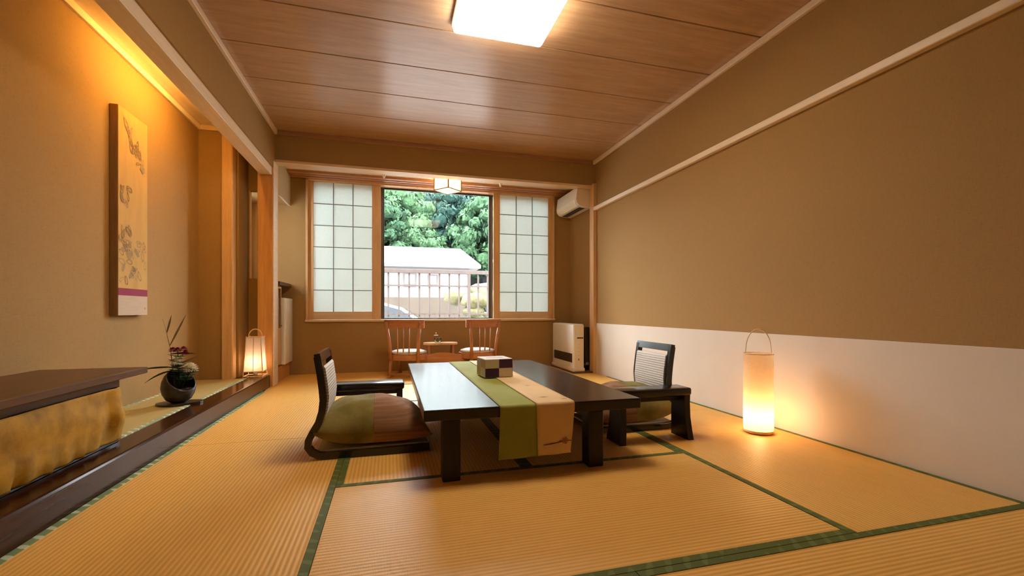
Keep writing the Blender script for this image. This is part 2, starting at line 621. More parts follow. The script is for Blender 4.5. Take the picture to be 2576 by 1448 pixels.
# ------------------------------------------------------------------ window wall, window and shoji
WX0, WX1, WZ0, WZ1 = -1.005, 2.294, 0.668, 2.462
struct('wall_back', B().box(-2.3, WX0, YB, YB + 0.13, -0.03, 2.7).box(WX1, XR + 0.1, YB, YB + 0.13, -0.03, 2.7)
       .box(WX0, WX1, YB, YB + 0.13, -0.03, WZ0).box(WX0, WX1, YB, YB + 0.13, WZ1, 2.7), M['wall'])
win = struct('window_1', B().box(WX0 - 0.012, WX0 + 0.016, YB - 0.018, YB + 0.13, WZ0, WZ1, 0.003)
             .box(WX1 - 0.016, WX1 + 0.012, YB - 0.018, YB + 0.13, WZ0, WZ1, 0.003)
             .box(WX0 - 0.012, WX1 + 0.012, YB - 0.018, YB + 0.13, WZ1 - 0.02, WZ1 + 0.012, 0.003), M['hinoki_z'])
obj('window_sill', B().box(WX0 - 0.02, WX1 + 0.02, YB - 0.03, YB + 0.135, WZ0 - 0.012, WZ0 + 0.016, 0.004), M['hinoki_x'], win)
sash_y = YB + 0.105
for a, b_ in ((-0.985, -0.10), (-0.10, 1.385), (1.385, 2.275)):
    f = B()
    f.box(a, a + 0.03, sash_y, sash_y + 0.025, WZ0 + 0.02, WZ1 - 0.02).box(b_ - 0.03, b_, sash_y, sash_y + 0.025, WZ0 + 0.02, WZ1 - 0.02)
    f.box(a + 0.03, b_ - 0.03, sash_y, sash_y + 0.025, WZ0 + 0.016, WZ0 + 0.03).box(a + 0.03, b_ - 0.03, sash_y, sash_y + 0.025, WZ1 - 0.042, WZ1 - 0.02)
    s = obj('sash', f, M['alu'], win)
    obj('glass_pane', B().box(a + 0.028, b_ - 0.028, sash_y + 0.010, sash_y + 0.014, WZ0 + 0.028, WZ1 - 0.04), M['glass'], s)


def shoji(x0, x1, px0, px1, label):
    """sliding paper screen between x0 and x1 with its paper field between px0 and px1"""
    z0, z1 = WZ0 + 0.017, WZ1 - 0.021
    pz0, pz1 = 0.785, 2.432
    y0, y1 = YB + 0.012, YB + 0.045
    cx = (x0 + x1) / 2
    t = thing('shoji_screen', label, 'screen', (cx, YB + 0.03, z0))
    dx, dy, dz = -cx, -(YB + 0.03), -z0
    def bx(a, b_, c, d, e, f, bev=0.0015):
        return B().box(a + dx, b_ + dx, c + dy, d + dy, e + dz, f + dz, bev)
    obj('stile', bx(x0, px0, y0, y1, z0, z1), M['hinoki_z'], t)
    obj('stile', bx(px1, x1, y0, y1, z0, z1), M['hinoki_z'], t)
    obj('rail', bx(px0, px1, y0, y1, z0, pz0), M['hinoki_x'], t)
    obj('rail', bx(px0, px1, y0, y1, pz1, z1), M['hinoki_x'], t)
    w, h = (px1 - px0) / 3, (pz1 - pz0) / 6
    for i in (1, 2):
        obj('muntin', bx(px0 + w * i - 0.0045, px0 + w * i + 0.0045, y0 + 0.003, y0 + 0.016, pz0, pz1, 0.0008), M['muntin'], t)
    for j in range(1, 6):
        obj('muntin', bx(px0, px1, y0 + 0.005, y0 + 0.0165, pz0 + h * j - 0.0045, pz0 + h * j + 0.0045, 0.0008), M['muntin'], t)
    me = B().box(-w / 2, w / 2, 0, 0.0006, -h / 2, h / 2).mesh('paper_pane', M['shoji'])
    for i in range(3):
        for j in range(6):
            link('paper_pane', me, t, (px0 + w * (i + 0.5) + dx, y0 + 0.018 + dy, pz0 + h * (j + 0.5) + dz))
    return t


shoji(WX0 + 0.017, -0.115, -0.931, -0.223, 'wood framed paper window screen on the left of the garden view')
shoji(1.405, WX1 - 0.017, 1.496, 2.220, 'wood framed paper window screen on the right, beside the air conditioner')

# ------------------------------------------------------------------ left side: alcove
sill = struct('trim_7', B().box(-1.37, XL, Y0, 5.168, -0.03, 0.128, 0.012, 2), M['sill'])
struct('wall_alcove', B().box(-1.92, -1.79, Y0, 5.06, 0.0, 2.66), M['wall'])
struct('wall_alcove_end', B().box(-1.79, -1.585, 4.95, 5.06, 0.0, 2.66), M['wall'])
struct('trim_8', B().box(-1.588, -1.490, 4.925, 5.035, 0.098, 2.598, 0.008), M['hinoki_z'])
struct('ceiling_alcove', B().box(-1.92, -1.30, Y0, 5.42, 2.60, 2.66), M['hinoki'])
struct('trim_9', B().box(-1.792, -1.768, Y0, 4.95, 2.552, 2.60, 0.003), M['hinoki'])
struct('trim_10', B().box(-1.768, -1.588, 4.926, 4.952, 2.552, 2.60, 0.003), M['hinoki_x'])
struct('wall_left', B().box(-1.302, -1.185, Y0, 5.243, 2.31, 2.86), M['wall'])
struct('trim_11', B().box(-1.316, -1.198, Y0, 5.168, 2.228, 2.316, 0.003), M['hinoki'])
struct('trim_12', B().box(-1.335, -1.192, 5.17, 5.37, -0.02, 2.387, 0.004), M['post'])
# second recess between the alcove pillar and the corner post
struct('floor_recess', B().box(-1.49, -1.372, 4.93, 5.38, 0.0, 0.126), M['sill'])
struct('wall_recess', B().box(-1.60, -1.475, 5.061, 5.44, 0.0, 2.66), M['wall'])
struct('wall_recess_back', B().box(-1.475, -1.20, 5.381, 5.42, 0.0, 1.148).box(-1.475, -1.20, 5.381, 5.42, 2.095, 2.5)
       .box(-1.475, -1.464, 5.381, 5.42, 1.148, 2.095), M['wall'])
struct('trim_13', B().box(-1.466, -1.456, 5.372, 5.425, 1.148, 2.095, 0.002), M['hinoki_z'])
struct('trim_14', B().box(-1.1925, -1.183, 5.18, 5.372, 0.0, 2.386, 0.002), M['hinoki'])
# niche beside the window above the cabinet
struct('wall_niche', B().box(-1.90, -1.80, 5.44, 6.05, 0.0, 2.5), M['wall'])
so = struct('wall_soffit', B().box(-1.80, -1.216, 5.421, 6.05, 2.11, 2.505), M['wall'])
obj('fascia_board', B().box(-1.2155, -1.195, 5.421, 6.05, 2.10, 2.505), M['wall_light'], so)
# the wall behind the camera
struct('wall_front', B().box(-2.3, 2.8, Y0 - 0.12, Y0, -0.03, 2.85), M['bounce_wall'])      # unseen wall, made pale to bounce light back into the room

# ------------------------------------------------------------------ ceiling lamp (square, lit)
t = thing('ceiling_lamp', 'large square glowing lamp on the board ceiling above the low table', 'lamp', (0.7165, 2.645, ZC))
lamp_m = emit('lamp_diffuser', (1.0, 0.86, 0.64), LAMP)
obj('diffuser', B().box(-0.31, 0.31, -0.31, 0.31, -0.085, -0.035, 0.02, 3), lamp_m, t)
obj('frame', B().box(-0.322, 0.322, -0.322, 0.322, -0.034, 0.0, 0.004), M['hinoki_x'], t)

# ------------------------------------------------------------------ small pendant in the window bay
t = thing('pendant_lamp', 'small cube paper lamp hanging before the window', 'lamp', (0.705, 5.60, 2.505), R(40))
a = 0.118
for sx, sy in ((1, 0), (-1, 0), (0, 1), (0, -1)):
    bb = B()
    if sx:
        bb.box(sx * (a - 0.006), sx * (a - 0.004), -a + 0.006, a - 0.006, -0.196, -0.018)
    else:
        bb.box(-a + 0.006, a - 0.006, sy * (a - 0.006), sy * (a - 0.004), -0.196, -0.018)
    obj('paper_panel', bb, M['paper_pend'], t)
obj('paper_panel', B().box(-a + 0.006, a - 0.006, -a + 0.006, a - 0.006, -0.196, -0.194), M['paper_pend'], t)
fr = B()
for sx in (-1, 1):
    for sy in (-1, 1):
        fr.box(sx * a - 0.006, sx * a + 0.006, sy * a - 0.006, sy * a + 0.006, -0.2, -0.012)
    for z in (-0.2, -0.022):
        fr.box(sx * a - 0.005, sx * a + 0.005, -a, a, z, z + 0.010)
        fr.box(-a, a, sx * a - 0.005, sx * a + 0.005, z, z + 0.010)
obj('frame', fr, M['lampframe'], t)
obj('ceiling_cap', B().box(-0.07, 0.07, -0.07, 0.07, -0.016, 0.0, 0.003), M['lampframe'], t)


def bulb(parent, loc, watts, color, rad=0.02, name='bulb'):
    ld = bpy.data.lights.new(name, 'POINT')
    ld.energy = watts
    ld.color = color
    ld.shadow_soft_size = rad
    lo = bpy.data.objects.new(name, ld)
    COL.objects.link(lo)
    lo.parent = parent
    lo.location = loc
    return lo


bulb(t, (0, 0, -0.11), 14.0, (1.0, 0.82, 0.60), 0.025)

# ------------------------------------------------------------------ hidden lamp behind the alcove beam
t = thing('alcove_lamp', 'slim tube lamp behind the alcove beam lighting the scroll', 'lamp', (-1.375, 3.80, 2.598))
obj('housing', B().box(-0.045, 0.045, -0.42, 0.42, -0.045, 0.0, 0.004), M['white'], t)
tube_m = emit('warm_tube', (1.0, 0.57, 0.12), 130.0)
obj('tube', B().tube([(0, -0.39, -0.062), (0, 0.39, -0.062)], 0.015, 12), tube_m, t, True)

# ------------------------------------------------------------------ small downlight under the niche soffit
t = thing('niche_downlight', 'small round downlight under the soffit above the cabinet', 'lamp', (-1.385, 5.78, 2.1095))
obj('ring', B().lathe([(0.030, 0.0), (0.052, 0.0), (0.052, -0.008), (0.034, -0.010), (0.030, -0.002)], 24, (0, 0, 0), False), M['white'], t, True)
obj('lens', B().lathe([(0.0, -0.003), (0.031, -0.003)], 20, (0, 0, 0), False), emit('downlight_lens', (1.0, 0.55, 0.20), 30.0), t)

# ------------------------------------------------------------------ low table with two runners and a box
t = thing('low_table', 'long low dark stained table in the middle of the mats', 'table', (0.712, 3.01, 0))
hx, hy = 0.562, 0.945
obj('tabletop', B().box(-hx, hx, -hy, hy, 0.287, 0.34, 0.005, 2), M['table'], t)
for sx in (-1, 1):
    for sy in (-1, 1):
        cx = -0.433 if sx < 0 else 0.307
        obj('leg', B().box(cx - 0.042, cx + 0.042, sy * (hy - 0.048) - 0.042, sy * (hy - 0.048) + 0.042, 0.0, 0.288, 0.004), M['table_leg'], t)
TY0, TY1 = 3.01 - hy, 3.01 + hy


def runner(name, x0, x1, xb0, xb1, drop, zt, m, label, far_drop=0.2, off=0.0):
    """cloth lying along the table and hanging over both ends"""
    bm = bmesh.new()
    path = []
    yn = TY0 - 0.010 - off
    path.append((yn - 0.004, drop))
    n = 10
    for i in range(1, n):
        path.append((yn - 0.004 + 0.002 * math.sin(i * 1.1), drop + (zt - 0.014 - drop) * i / n))
    for k in range(5):
        a = k / 4 * PI / 2
        path.append((yn + 0.014 - 0.014 * math.cos(a), zt - 0.014 + 0.014 * math.sin(a)))
    for i in range(1, 14):
        path.append((yn + 0.014 + (TY1 - yn - 0.02) * i / 14, zt))
    yf = TY1 + 0.010 + off
    for k in range(5):
        a = PI / 2 - k / 4 * PI / 2
        path.append((yf - 0.014 + 0.014 * math.cos(a), zt - 0.014 + 0.014 * math.sin(a)))
    path.append((yf + 0.002, far_drop))
    rows = []
    nx = 8
    for y, z in path:
        hang = max(0.0, (zt - 0.01 - z) / (zt - drop)) if y < 2.5 else 0.0
        row = []
        for i in range(nx + 1):
            f = i / nx
            x = (x0 + (xb0 - x0) * hang) * (1 - f) + (x1 + (xb1 - x1) * hang) * f
            row.append(bm.verts.new((x, y + hang * 0.004 * math.sin(f * 9), z + hang * 0.003 * (f - 0.5))))
        rows.append(row)
    for i in range(len(rows) - 1):
        for k in range(nx):
            bm.faces.new((rows[i][k], rows[i][k + 1], rows[i + 1][k + 1], rows[i + 1][k]))
    bmesh.ops.recalc_face_normals(bm, faces=bm.faces)
    me = bpy.data.meshes.new(name)
    bm.to_mesh(me)
    bm.free()
    me.materials.append(m)
    for p in me.polygons:
        p.use_smooth = True
    o = link(name, me)
    md = o.modifiers.new('thickness', 'SOLIDIFY')
    md.thickness = 0.002
    md.offset = 0
    return tag(o, label, 'table runner')


runner('table_runner', 0.508, 0.700, 0.500, 0.700, 0.088, 0.3425, M['green'], 'moss green cloth strip lying along the table and hanging over its near end')
r2 = runner('table_runner', 0.690, 0.892, 0.697, 0.868, 0.092, 0.3465, M['creamcloth'], 'cream cloth strip with a printed brown twig beside the green strip', off=0.003)
# printed twig with a blossom near the hem, and small marks on the top
yy = TY0 - 0.0205
br = B()
br.tube([(0.725, yy, 0.142), (0.76, yy, 0.145), (0.80, yy, 0.150), (0.835, yy, 0.158), (0.872, yy, 0.155)], [0.0018, 0.003, 0.003, 0.0035, 0.002], 6)
br.tube([(0.80, yy, 0.150), (0.815, yy, 0.163)], [0.002, 0.001], 6)
obj('printed_twig', br, M['brownprint'], r2)
fl = B()
for k in range(5):
    an = k * 2 * PI / 5
    cx_, cz_ = 0.836 + 0.010 * math.cos(an), 0.158 + 0.010 * math.sin(an)
    fl.poly([(cx_ + 0.008 * math.cos(q * PI / 4), yy - 0.0035, cz_ + 0.008 * math.sin(q * PI / 4)) for q in range(8)])
obj('printed_blossom', fl, M['pinkprint'], r2)
for cx_, cy_, l, w in ((0.775, 2.19, 0.030, 0.008), (0.80, 2.55, 0.02, 0.006), (0.86, 2.12, 0.022, 0.005)):
    mk = B()
    mk.poly([(cx_ - l, cy_, 0.3485), (cx_, cy_ - w, 0.3485), (cx_ + l, cy_, 0.3485), (cx_, cy_ + w, 0.3485)])
    obj('printed_mark', mk, M['brownprint'], r2)

t = thing('tissue_box', 'square tissue box with cream and purple checks on the table', 'box', (0.702, 3.0, 0.350), R(5))
obj('body', B().box(-0.098, 0.098, -0.098, 0.098, 0, 0.124, 0.004), M['check_white'], t)
for k in range(4):
    ang = k * PI / 2
    for i in (0, 1):
        for j in (0, 1):
            mm = M['check_cream'] if (i + j) % 2 else M['check_purple']
            if k == 3:
                mm = M['check_white'] if (i + j) % 2 else M['check_cream']
            bb = B().box(-0.096 + 0.0965 * i, -0.0005 + 0.0965 * i, -0.0995, -0.0975, 0.002 + 0.060 * j, 0.061 + 0.060 * j, 0.0005)
            obj('check', bb, mm, t, False, (0, 0, 0), ang)
obj('slot', B().box(-0.06, 0.06, -0.008, 0.008, 0.1235, 0.1248), M['darkgrille'], t)

# ------------------------------------------------------------------ legless floor chairs
FP = [(0.33, 0.026), (0.0, 0.020), (-0.215, 0.019), (-0.255, 0.024), (-0.288, 0.042), (-0.308, 0.072), (-0.305, 0.108), (-0.284, 0.15),
      (-0.255, 0.20), (-0.238, 0.26), (-0.232, 0.32), (-0.237, 0.38), (-0.247, 0.46), (-0.262, 0.553)]


def floor_chair(loc, rz, label):
    t = thing('floor_chair', label, 'chair', loc, rz, 'legless chairs at the low table')
    for y in (-0.216, 0.184):
        smooth_by_angle(obj('side_frame', B().strip(FP, 0.036, y, y + 0.032), M['black'], t), 30)
    rail = [(-0.250, 0.50), (-0.262, 0.565)]
    obj('top_rail', B().strip([(-0.2545, 0.520), (-0.264, 0.568)], 0.030, -0.214, 0.214), M['black'], t)
    bp = [p for p in FP if p[1] > 0.14][0:] 
    bp = [(-0.262, 0.165), (-0.238, 0.215), (-0.222, 0.27), (-0.217, 0.33), (-0.222, 0.39), (-0.232, 0.46), (-0.236, 0.485), (-0.242, 0.492)]
    smooth_by_angle(obj('woven_back', B().strip(bp, 0.022, -0.182, 0.182), M['wicker'], t), 50)
    obj('seat_board', B().box(-0.27, 0.325, -0.183, 0.183, 0.034, 0.048, 0.003), M['wicker'], t)
    obj('crossbar', B().box(0.27, 0.30, -0.184, 0.184, 0.012, 0.036, 0.003), M['black'], t)
    return t


ch1 = floor_chair((-0.112, 2.768, 0), 0.0, 'black legless floor chair left of the table with a woven white back')
ch2 = dup(ch1, 'black legless floor chair right of the table near the white wainscot', (1.592, 2.82, 0), PI)


def cushion(loc, rz, label):
    """plump square floor cushion, olive at the back, striped brown at the front"""
    t = thing('floor_cushion', label, 'cushion', loc, rz, 'patchwork floor cushions on the chairs')
    N = 32
    A, Bq, H = 0.325, 0.272, 0.195
    def pt(u, v, top):
        e = 2.4
        f = max(0.0, (1 - abs(u) ** e)) ** 0.55 * max(0.0, (1 - abs(v) ** e)) ** 0.50
        pin = 1 - 0.09 * (1 - abs(v) ** 2) * abs(u) ** 2
        pin2 = 1 - 0.06 * (1 - abs(u) ** 2) * abs(v) ** 2
        x, y = A * u * pin, Bq * v * pin2
        wr = 0.005 * math.sin(9 * u + 4 * v) * f + 0.003 * math.sin(15 * v - 6 * u)
        base = 0.030 + 0.055 * max(0.0, -u) ** 3 + 0.022 * (abs(u * v) ** 4)
        z = base + (H * f * (1.06 - 0.10 * u) + wr * f if top else -0.024 * f ** 0.7)
        return Vector((x, y, z))
    panels = (('olive_panel', 'olive', -1, 0.0, -1, 0.30), ('plum_panel', 'rimcloth', -1, 0.0, 0.30, 0.62), ('beige_panel', 'beigecloth', -1, 0.0, 0.62, 1),
              ('striped_panel', 'brownstripe', 0.0, 1, -1, 0.62), ('beige_panel', 'beigecloth', 0.0, 1, 0.62, 1))
    for nm, mk_, u0, u1, v0, v1 in panels:
        bb = B()
        nu, nv = N // 2, max(4, int(N * (v1 - v0) / 2))
        for top in (True, False):
            g = [[bb.bm.verts.new(pt(u0 + (u1 - u0) * i / nu, v0 + (v1 - v0) * j / nv, top)) for j in range(nv + 1)] for i in range(nu + 1)]
            for i in range(nu):
                for j in range(nv):
                    bb.bm.faces.new((g[i][j], g[i + 1][j], g[i + 1][j + 1], g[i][j + 1]))
        obj(nm, bb, M[mk_], t, True)
    sp = [pt(0.0, -1 + 2 * j / 40, True) + Vector((0, 0, 0.0002)) for j in range(1, 40)]
    obj('seam', B().tube(sp, 0.002, 6), M['brownstripe'], t, True)
    return t


cu1 = cushion((-0.085, 2.815, 0.049), 0.0, 'plump olive and striped brown cushion on the left floor chair')
cu2 = dup(cu1, 'plump olive and striped brown cushion on the right floor chair', (1.575, 2.845, 0.049), PI)
cu2.scale = (1, -1, 1)


def armrest(loc, rz, label):
    t = thing('armrest', label, 'armrest', loc, rz, 'low wooden elbow rests')
    smooth_by_angle(obj('top_board', B().box(-0.2525, 0.2525, -0.075, 0.075, 0.272, 0.320, 0.014, 3), M['table'], t))
    for s in (-1, 1):
        x = s * 0.222
        bb = B()
        lv = []
        for z, w, dx in ((0.0, 0.088, 0.012), (0.06, 0.080, 0.006), (0.14, 0.071, 0.0), (0.22, 0.067, 0.0), (0.274, 0.069, 0.0)):
            lv.append([bb.bm.verts.new((x + s * dx + a_, b_ * w, z)) for a_, b_ in ((-0.019, -1), (0.019, -1), (0.019, 1), (-0.019, 1))])
        for i in range(len(lv) - 1):
            for k in range(4):
                bb.bm.faces.new((lv[i][k], lv[i][(k + 1) % 4], lv[i + 1][(k + 1) % 4], lv[i + 1][k]))
        bb.bm.faces.new(lv[0])
        bb.bm.faces.new(lv[-1])
        obj('leg', bb, M['table_leg'], t)
    obj('apron', B().box(-0.203, 0.203, -0.012, 0.012, 0.235, 0.273, 0.003), M['table_leg'], t)
    return t


ar1 = armrest((1.5625, 2.432, 0), 0.0, 'dark wooden elbow rest in front of the right floor chair')
ar2 = dup(ar1, 'dark wooden elbow rest behind the left floor chair', (-0.158, 3.135, 0), 0.0)

# ------------------------------------------------------------------ paper lantern by the right wall
t = thing('paper_lantern', 'tall round paper lantern with loop handle by the white wainscot', 'lantern', (2.336, 2.375, 0))
obj('shade', B().lathe([(0.087, 0.022), (0.089, 0.03), (0.089, 0.51), (0.087, 0.518)], 40, (0, 0, 0), False), M['paper_warm'], t, True)
obj('base', B().lathe([(0.080, 0.004), (0.086, 0.008), (0.086, 0.024), (0.074, 0.024)], 36), M['bamboo'], t, True)
for k in range(3):
    an = k * 2 * PI / 3 - 0.7
    obj('foot', B().box(-0.008, 0.008, -0.008, 0.008, 0.0, 0.010, 0.002), M['bamboo'], t, False, (0.066 * math.cos(an), 0.066 * math.sin(an), 0))
obj('rim', B().tube([(0.088 * math.cos(k / 36 * 2 * PI), 0.088 * math.sin(k / 36 * 2 * PI), 0.517) for k in range(37)], 0.003, 6, False), M['bamboo'], t, True)
hp = [(0.082 * math.cos(a_), -0.022 * math.cos(a_), 0.515 + 0.162 * math.sin(a_) ** 0.8) for a_ in [PI * k / 24 for k in range(25)]]
obj('handle', B().tube(hp, [0.0025 + 0.003 * max(0, math.sin(PI * k / 24)) ** 6 for k in range(25)], 8), M['rope'], t, True)
obj('lamp_holder', B().lathe([(0.022, 0.024), (0.022, 0.07), (0.016, 0.075)], 16), M['white'], t, True)
bulb(t, (0, 0, 0.11), 5.2, (1.0, 0.66, 0.33), 0.03)

# ------------------------------------------------------------------ small lantern on the alcove sill
t = thing('paper_lantern', 'small tapered paper lantern with arched handle on the alcove sill', 'lantern', (-1.322, 5.05, 0.1285))
w0, w1 = 0.084, 0.064
z0, z1 = 0.062, 0.402
sh = B()
lo = [sh.bm.verts.new((sx * w0, sy * w0, z0)) for sx, sy in ((-1, -1), (1, -1), (1, 1), (-1, 1))]
hi = [sh.bm.verts.new((sx * w1, sy * w1, z1)) for sx, sy in ((-1, -1), (1, -1), (1, 1), (-1, 1))]
for k in range(4):
    sh.bm.faces.new((lo[k], lo[(k + 1) % 4], hi[(k + 1) % 4], hi[k]))
obj('shade', sh, M['paper_rose'], t)
for sx, sy in ((-1, -1), (1, -1), (1, 1), (-1, 1)):
    obj('frame_post', B().tube([(sx * 0.088, sy * 0.088, 0.0), (sx * w0 * 1.02, sy * w0 * 1.02, z0), (sx * w1 * 1.02, sy * w1 * 1.02, z1 + 0.012)], 0.0042, 6), M['bamboo'], t)
for z, w in ((0.012, 0.088), (z0 - 0.004, w0 * 1.02), (z1, w1 * 1.02)):
    for s in (-1, 1):
        obj('frame_rail', B().box(-w, w, s * w - 0.004, s * w + 0.004, z - 0.004, z + 0.004), M['bamboo'], t)
        obj('frame_rail', B().box(s * w - 0.004, s * w + 0.004, -w, w, z - 0.004, z + 0.004), M['bamboo'], t)

obj('middle_rib', B().box(-0.003, 0.003, -0.0015, 0.0015, 0, 0.0001).tube([(0.0, -w0 - 0.001, z0), (0.0, -w1 - 0.001, z1)], 0.0022, 6), M['lampframe'], t)
hp = [(0.062 * math.cos(a_), -0.02 * math.cos(a_) * 0, 0.408 + 0.075 * math.sin(a_)) for a_ in [PI * k / 20 for k in range(21)]]
obj('handle', B().tube(hp, 0.0055, 8), M['bamboo'], t, True)
obj('lamp_holder', B().lathe([(0.018, 0.012), (0.018, 0.09), (0.014, 0.095)], 14), M['white'], t, True)
bulb(t, (0, 0, 0.15), 1.7, (1.0, 0.70, 0.42), 0.022)

# ------------------------------------------------------------------ scroll on the alcove wall
t = thing('hanging_scroll', 'tall printed hanging panel with a red band on the alcove wall', 'scroll', (-1.789, 3.715, 0.767))
Hh = 1.405
obj('dark_side', B().box(0.0, 0.048, -0.184, 0.184, 0.0, Hh, 0.002), M['lampframe'], t)
M['scroll'] = cloth('ochre_scroll_paper', (0.46, 0.275, 0.085), (0.56, 0.345, 0.115), 0.85, 3, (3, 3, 0.6))
M['scroll_red'] = cloth('crimson_band', (0.24, 0.030, 0.07), (0.28, 0.040, 0.085), 0.85)
M['scroll_white'] = cloth('pale_scroll_hem', (0.48, 0.37, 0.28), (0.54, 0.42, 0.32), 0.85, 3, (3, 3, 40))
obj('picture', B().box(0.048, 0.0495, -0.182, 0.183, 0.185, Hh - 0.001), M['scroll'], t)
obj('red_band', B().box(0.048, 0.0500, -0.182, 0.184, 0.136, 0.185), M['scroll_red'], t)
obj('hem', B().box(0.048, 0.0495, -0.182, 0.183, 0.001, 0.136), M['scroll_white'], t)
lf, lg = B(), B()
rr = random.Random(5)


def leafshape(bb, cy, cz, L, w, ang, x, ring=False):
    n = 12
    pts = []
    for k in range(n):
        a_ = 2 * PI * k / n
        px, pz = L * math.cos(a_), w * math.sin(a_) * (1 - 0.35 * math.cos(a_))
        pts.append((cy + px * math.cos(ang) - pz * math.sin(ang), cz + px * math.sin(ang) + pz * math.cos(ang)))
    if not ring:
        bb.poly([(x, p[0], p[1]) for p in pts])
    else:
        inn = [(cy + (p[0] - cy) * 0.72, cz + (p[1] - cz) * 0.72) for p in pts]
        vo = [bb.bm.verts.new((x, p[0], p[1])) for p in pts]
        vi = [bb.bm.verts.new((x, p[0], p[1])) for p in inn]
        for k in range(n):
            bb.bm.faces.new((vo[k], vo[(k + 1) % n], vi[(k + 1) % n], vi[k]))


for k in range(72):
    if k < 36:
        cy, cz = rr.uniform(-0.15, 0.155), rr.uniform(0.23, 0.52)
    elif k < 44:
        cy, cz = rr.uniform(-0.16, -0.05), rr.uniform(0.70, 0.88)
    elif k < 66:
        u_ = rr.random()
        cy, cz = -0.10 + 0.25 * u_, 1.28 - 0.20 * u_ + rr.uniform(-0.08, 0.08)
    else:
        cy, cz = rr.uniform(-0.15, -0.05), rr.uniform(0.52, 0.62)
    s = rr.uniform(0.8, 1.5)
    leafshape(lf if rr.random() < 0.5 else lg, cy, cz, 0.030 * s, 0.013 * s, rr.uniform(0, PI), 0.0500 + 0.00004 * k, rr.random() < 0.78)
M['print_a'] = plain('umber_print', (0.24, 0.145, 0.055), 0.85, 0.1)
M['print_b'] = plain('grey_brown_print', (0.32, 0.215, 0.10), 0.85, 0.1)
obj('dark_leaf_print', lf, M['print_a'], t)['kind'] = 'stuff'
obj('pale_leaf_print', lg, M['print_b'], t)['kind'] = 'stuff'
obj('seal', B().box(0.0495, 0.0500, 0.145, 0.157, 0.040, 0.054), M['pinkprint'], t)

# ------------------------------------------------------------------ alcove shelf and cloth cover
t = thing('alcove_shelf', 'brown stained shelf board across the near end of the alcove', 'shelf', (-1.545, 1.3, 0.128))
obj('board', B().box(-0.242, 0.245, -2.88, 1.62, 0.326, 0.359, 0.003), M['shelf'], t)
obj('end_panel', B().box(-0.240, 0.190, 1.435, 1.465, 0.001, 0.327, 0.003), M['shelf'], t)
obj('front_rail', B().box(0.170, 0.200, -2.88, 1.434, 0.282, 0.327, 0.003), M['shelf'], t)
obj('kick_board', B().box(0.170, 0.200, -2.88, 1.434, 0.001, 0.022, 0.002), M['darkgrille'], t)
bb = B()
ny, nzv = 150, 26
g = []
ya, yb2 = -1.45, 2.70
for i in range(ny + 1):
    f = i / ny
    y = ya + (yb2 - ya) * f
    row = []
    for j in range(nzv + 1):
        h = j / nzv
        z = 0.148 + 0.264 * h
        hem = (1 - h) ** 2.2
        fold = 0.009 * hem * (math.sin(y * 61 + 2 * noise.noise(Vector((y * 3, 0, 0)))) + 0.6 * math.sin(y * 97 + 1.3 + 3 * h))
        soft = 0.006 * math.sin(5.0 * y + 6 * h) * math.sin(3 * h + 2 * y) + 0.006 * noise.noise(Vector((y * 6, h * 3, 0)))
        bulge = 0.024 * math.sin(PI * min(1, h * 0.9 + 0.08)) ** 0.7
        edge = 1 - 0.8 * math.exp(-(((y - 2.60) / 0.03) ** 2))
        x = -1.335 + (bulge + fold + soft) * edge + 0.012 * math.exp(-(((y - 2.655) / 0.03) ** 2))
        row.append(bb.bm.verts.new((x, y, z + 0.002 * hem * math.sin(y * 61 + 1))))
    g.append(row)
for i in range(ny):
    for j in range(nzv):
        bb.bm.faces.new((g[i][j], g[i + 1][j], g[i + 1][j + 1], g[i][j + 1]))
cc = obj('cloth_cover', bb, M['gold'], None, True)
md = cc.modifiers.new('thickness', 'SOLIDIFY')
md.thickness = 0.004
tag(cc, 'golden yellow cloth with puckered hem hung under the brown alcove shelf', 'cloth')

# ------------------------------------------------------------------ flower arrangement
VC = Vector((-1.462, 3.70, 0.129))
sb = B()
pl = []
for k in range(28):
    a_ = 2 * PI * k / 28
    r_ = 1 + 0.13 * math.sin(2 * a_ + 0.7) + 0.07 * math.sin(3 * a_)
    pl.append((0.125 * r_ * math.cos(a_), 0.105 * r_ * math.sin(a_)))
sb.prism(pl, 0.0, 0.014)
o = obj('vase_stand', sb, M['ceramic'], None, False, tuple(VC))
tag(o, 'dark irregular flat stand under the round vase in the alcove', 'stand')
t = thing('flower_vase', 'dark brown egg shaped vase with slanted mouth on its stand', 'vase', tuple(VC + Vector((0, 0, 0.0145))))
bm = bmesh.new()
prof = [(0.001, 0.0), (0.045, 0.001), (0.075, 0.022), (0.096, 0.062), (0.104, 0.105), (0.099, 0.150), (0.082, 0.192), (0.058, 0.222), (0.030, 0.240), (0.001, 0.246)]
bb = B()
bb.lathe(prof, 40, (0, 0, 0), False)
bmesh.ops.remove_doubles(bb.bm, verts=bb.bm.verts, dist=1e-3)
nn = Vector((0.62, -0.45, 0.80)).normalized()
bmesh.ops.bisect_plane(bb.bm, geom=bb.bm.verts[:] + bb.bm.edges[:] + bb.bm.faces[:], plane_co=Vector((0.030, -0.022, 0.155)), plane_no=nn, clear_outer=True)
o = obj('body', bb, M['ceramic'], t, True)
md = o.modifiers.new('wall', 'SOLIDIFY')
md.thickness = 0.007
md.offset = -1
obj('soil', B().lathe([(0.0, 0.0), (0.082, 0.0), (0.082, 0.01)], 20, (0.0, 0.0, 0.095), False), M['darkgrille'], t)


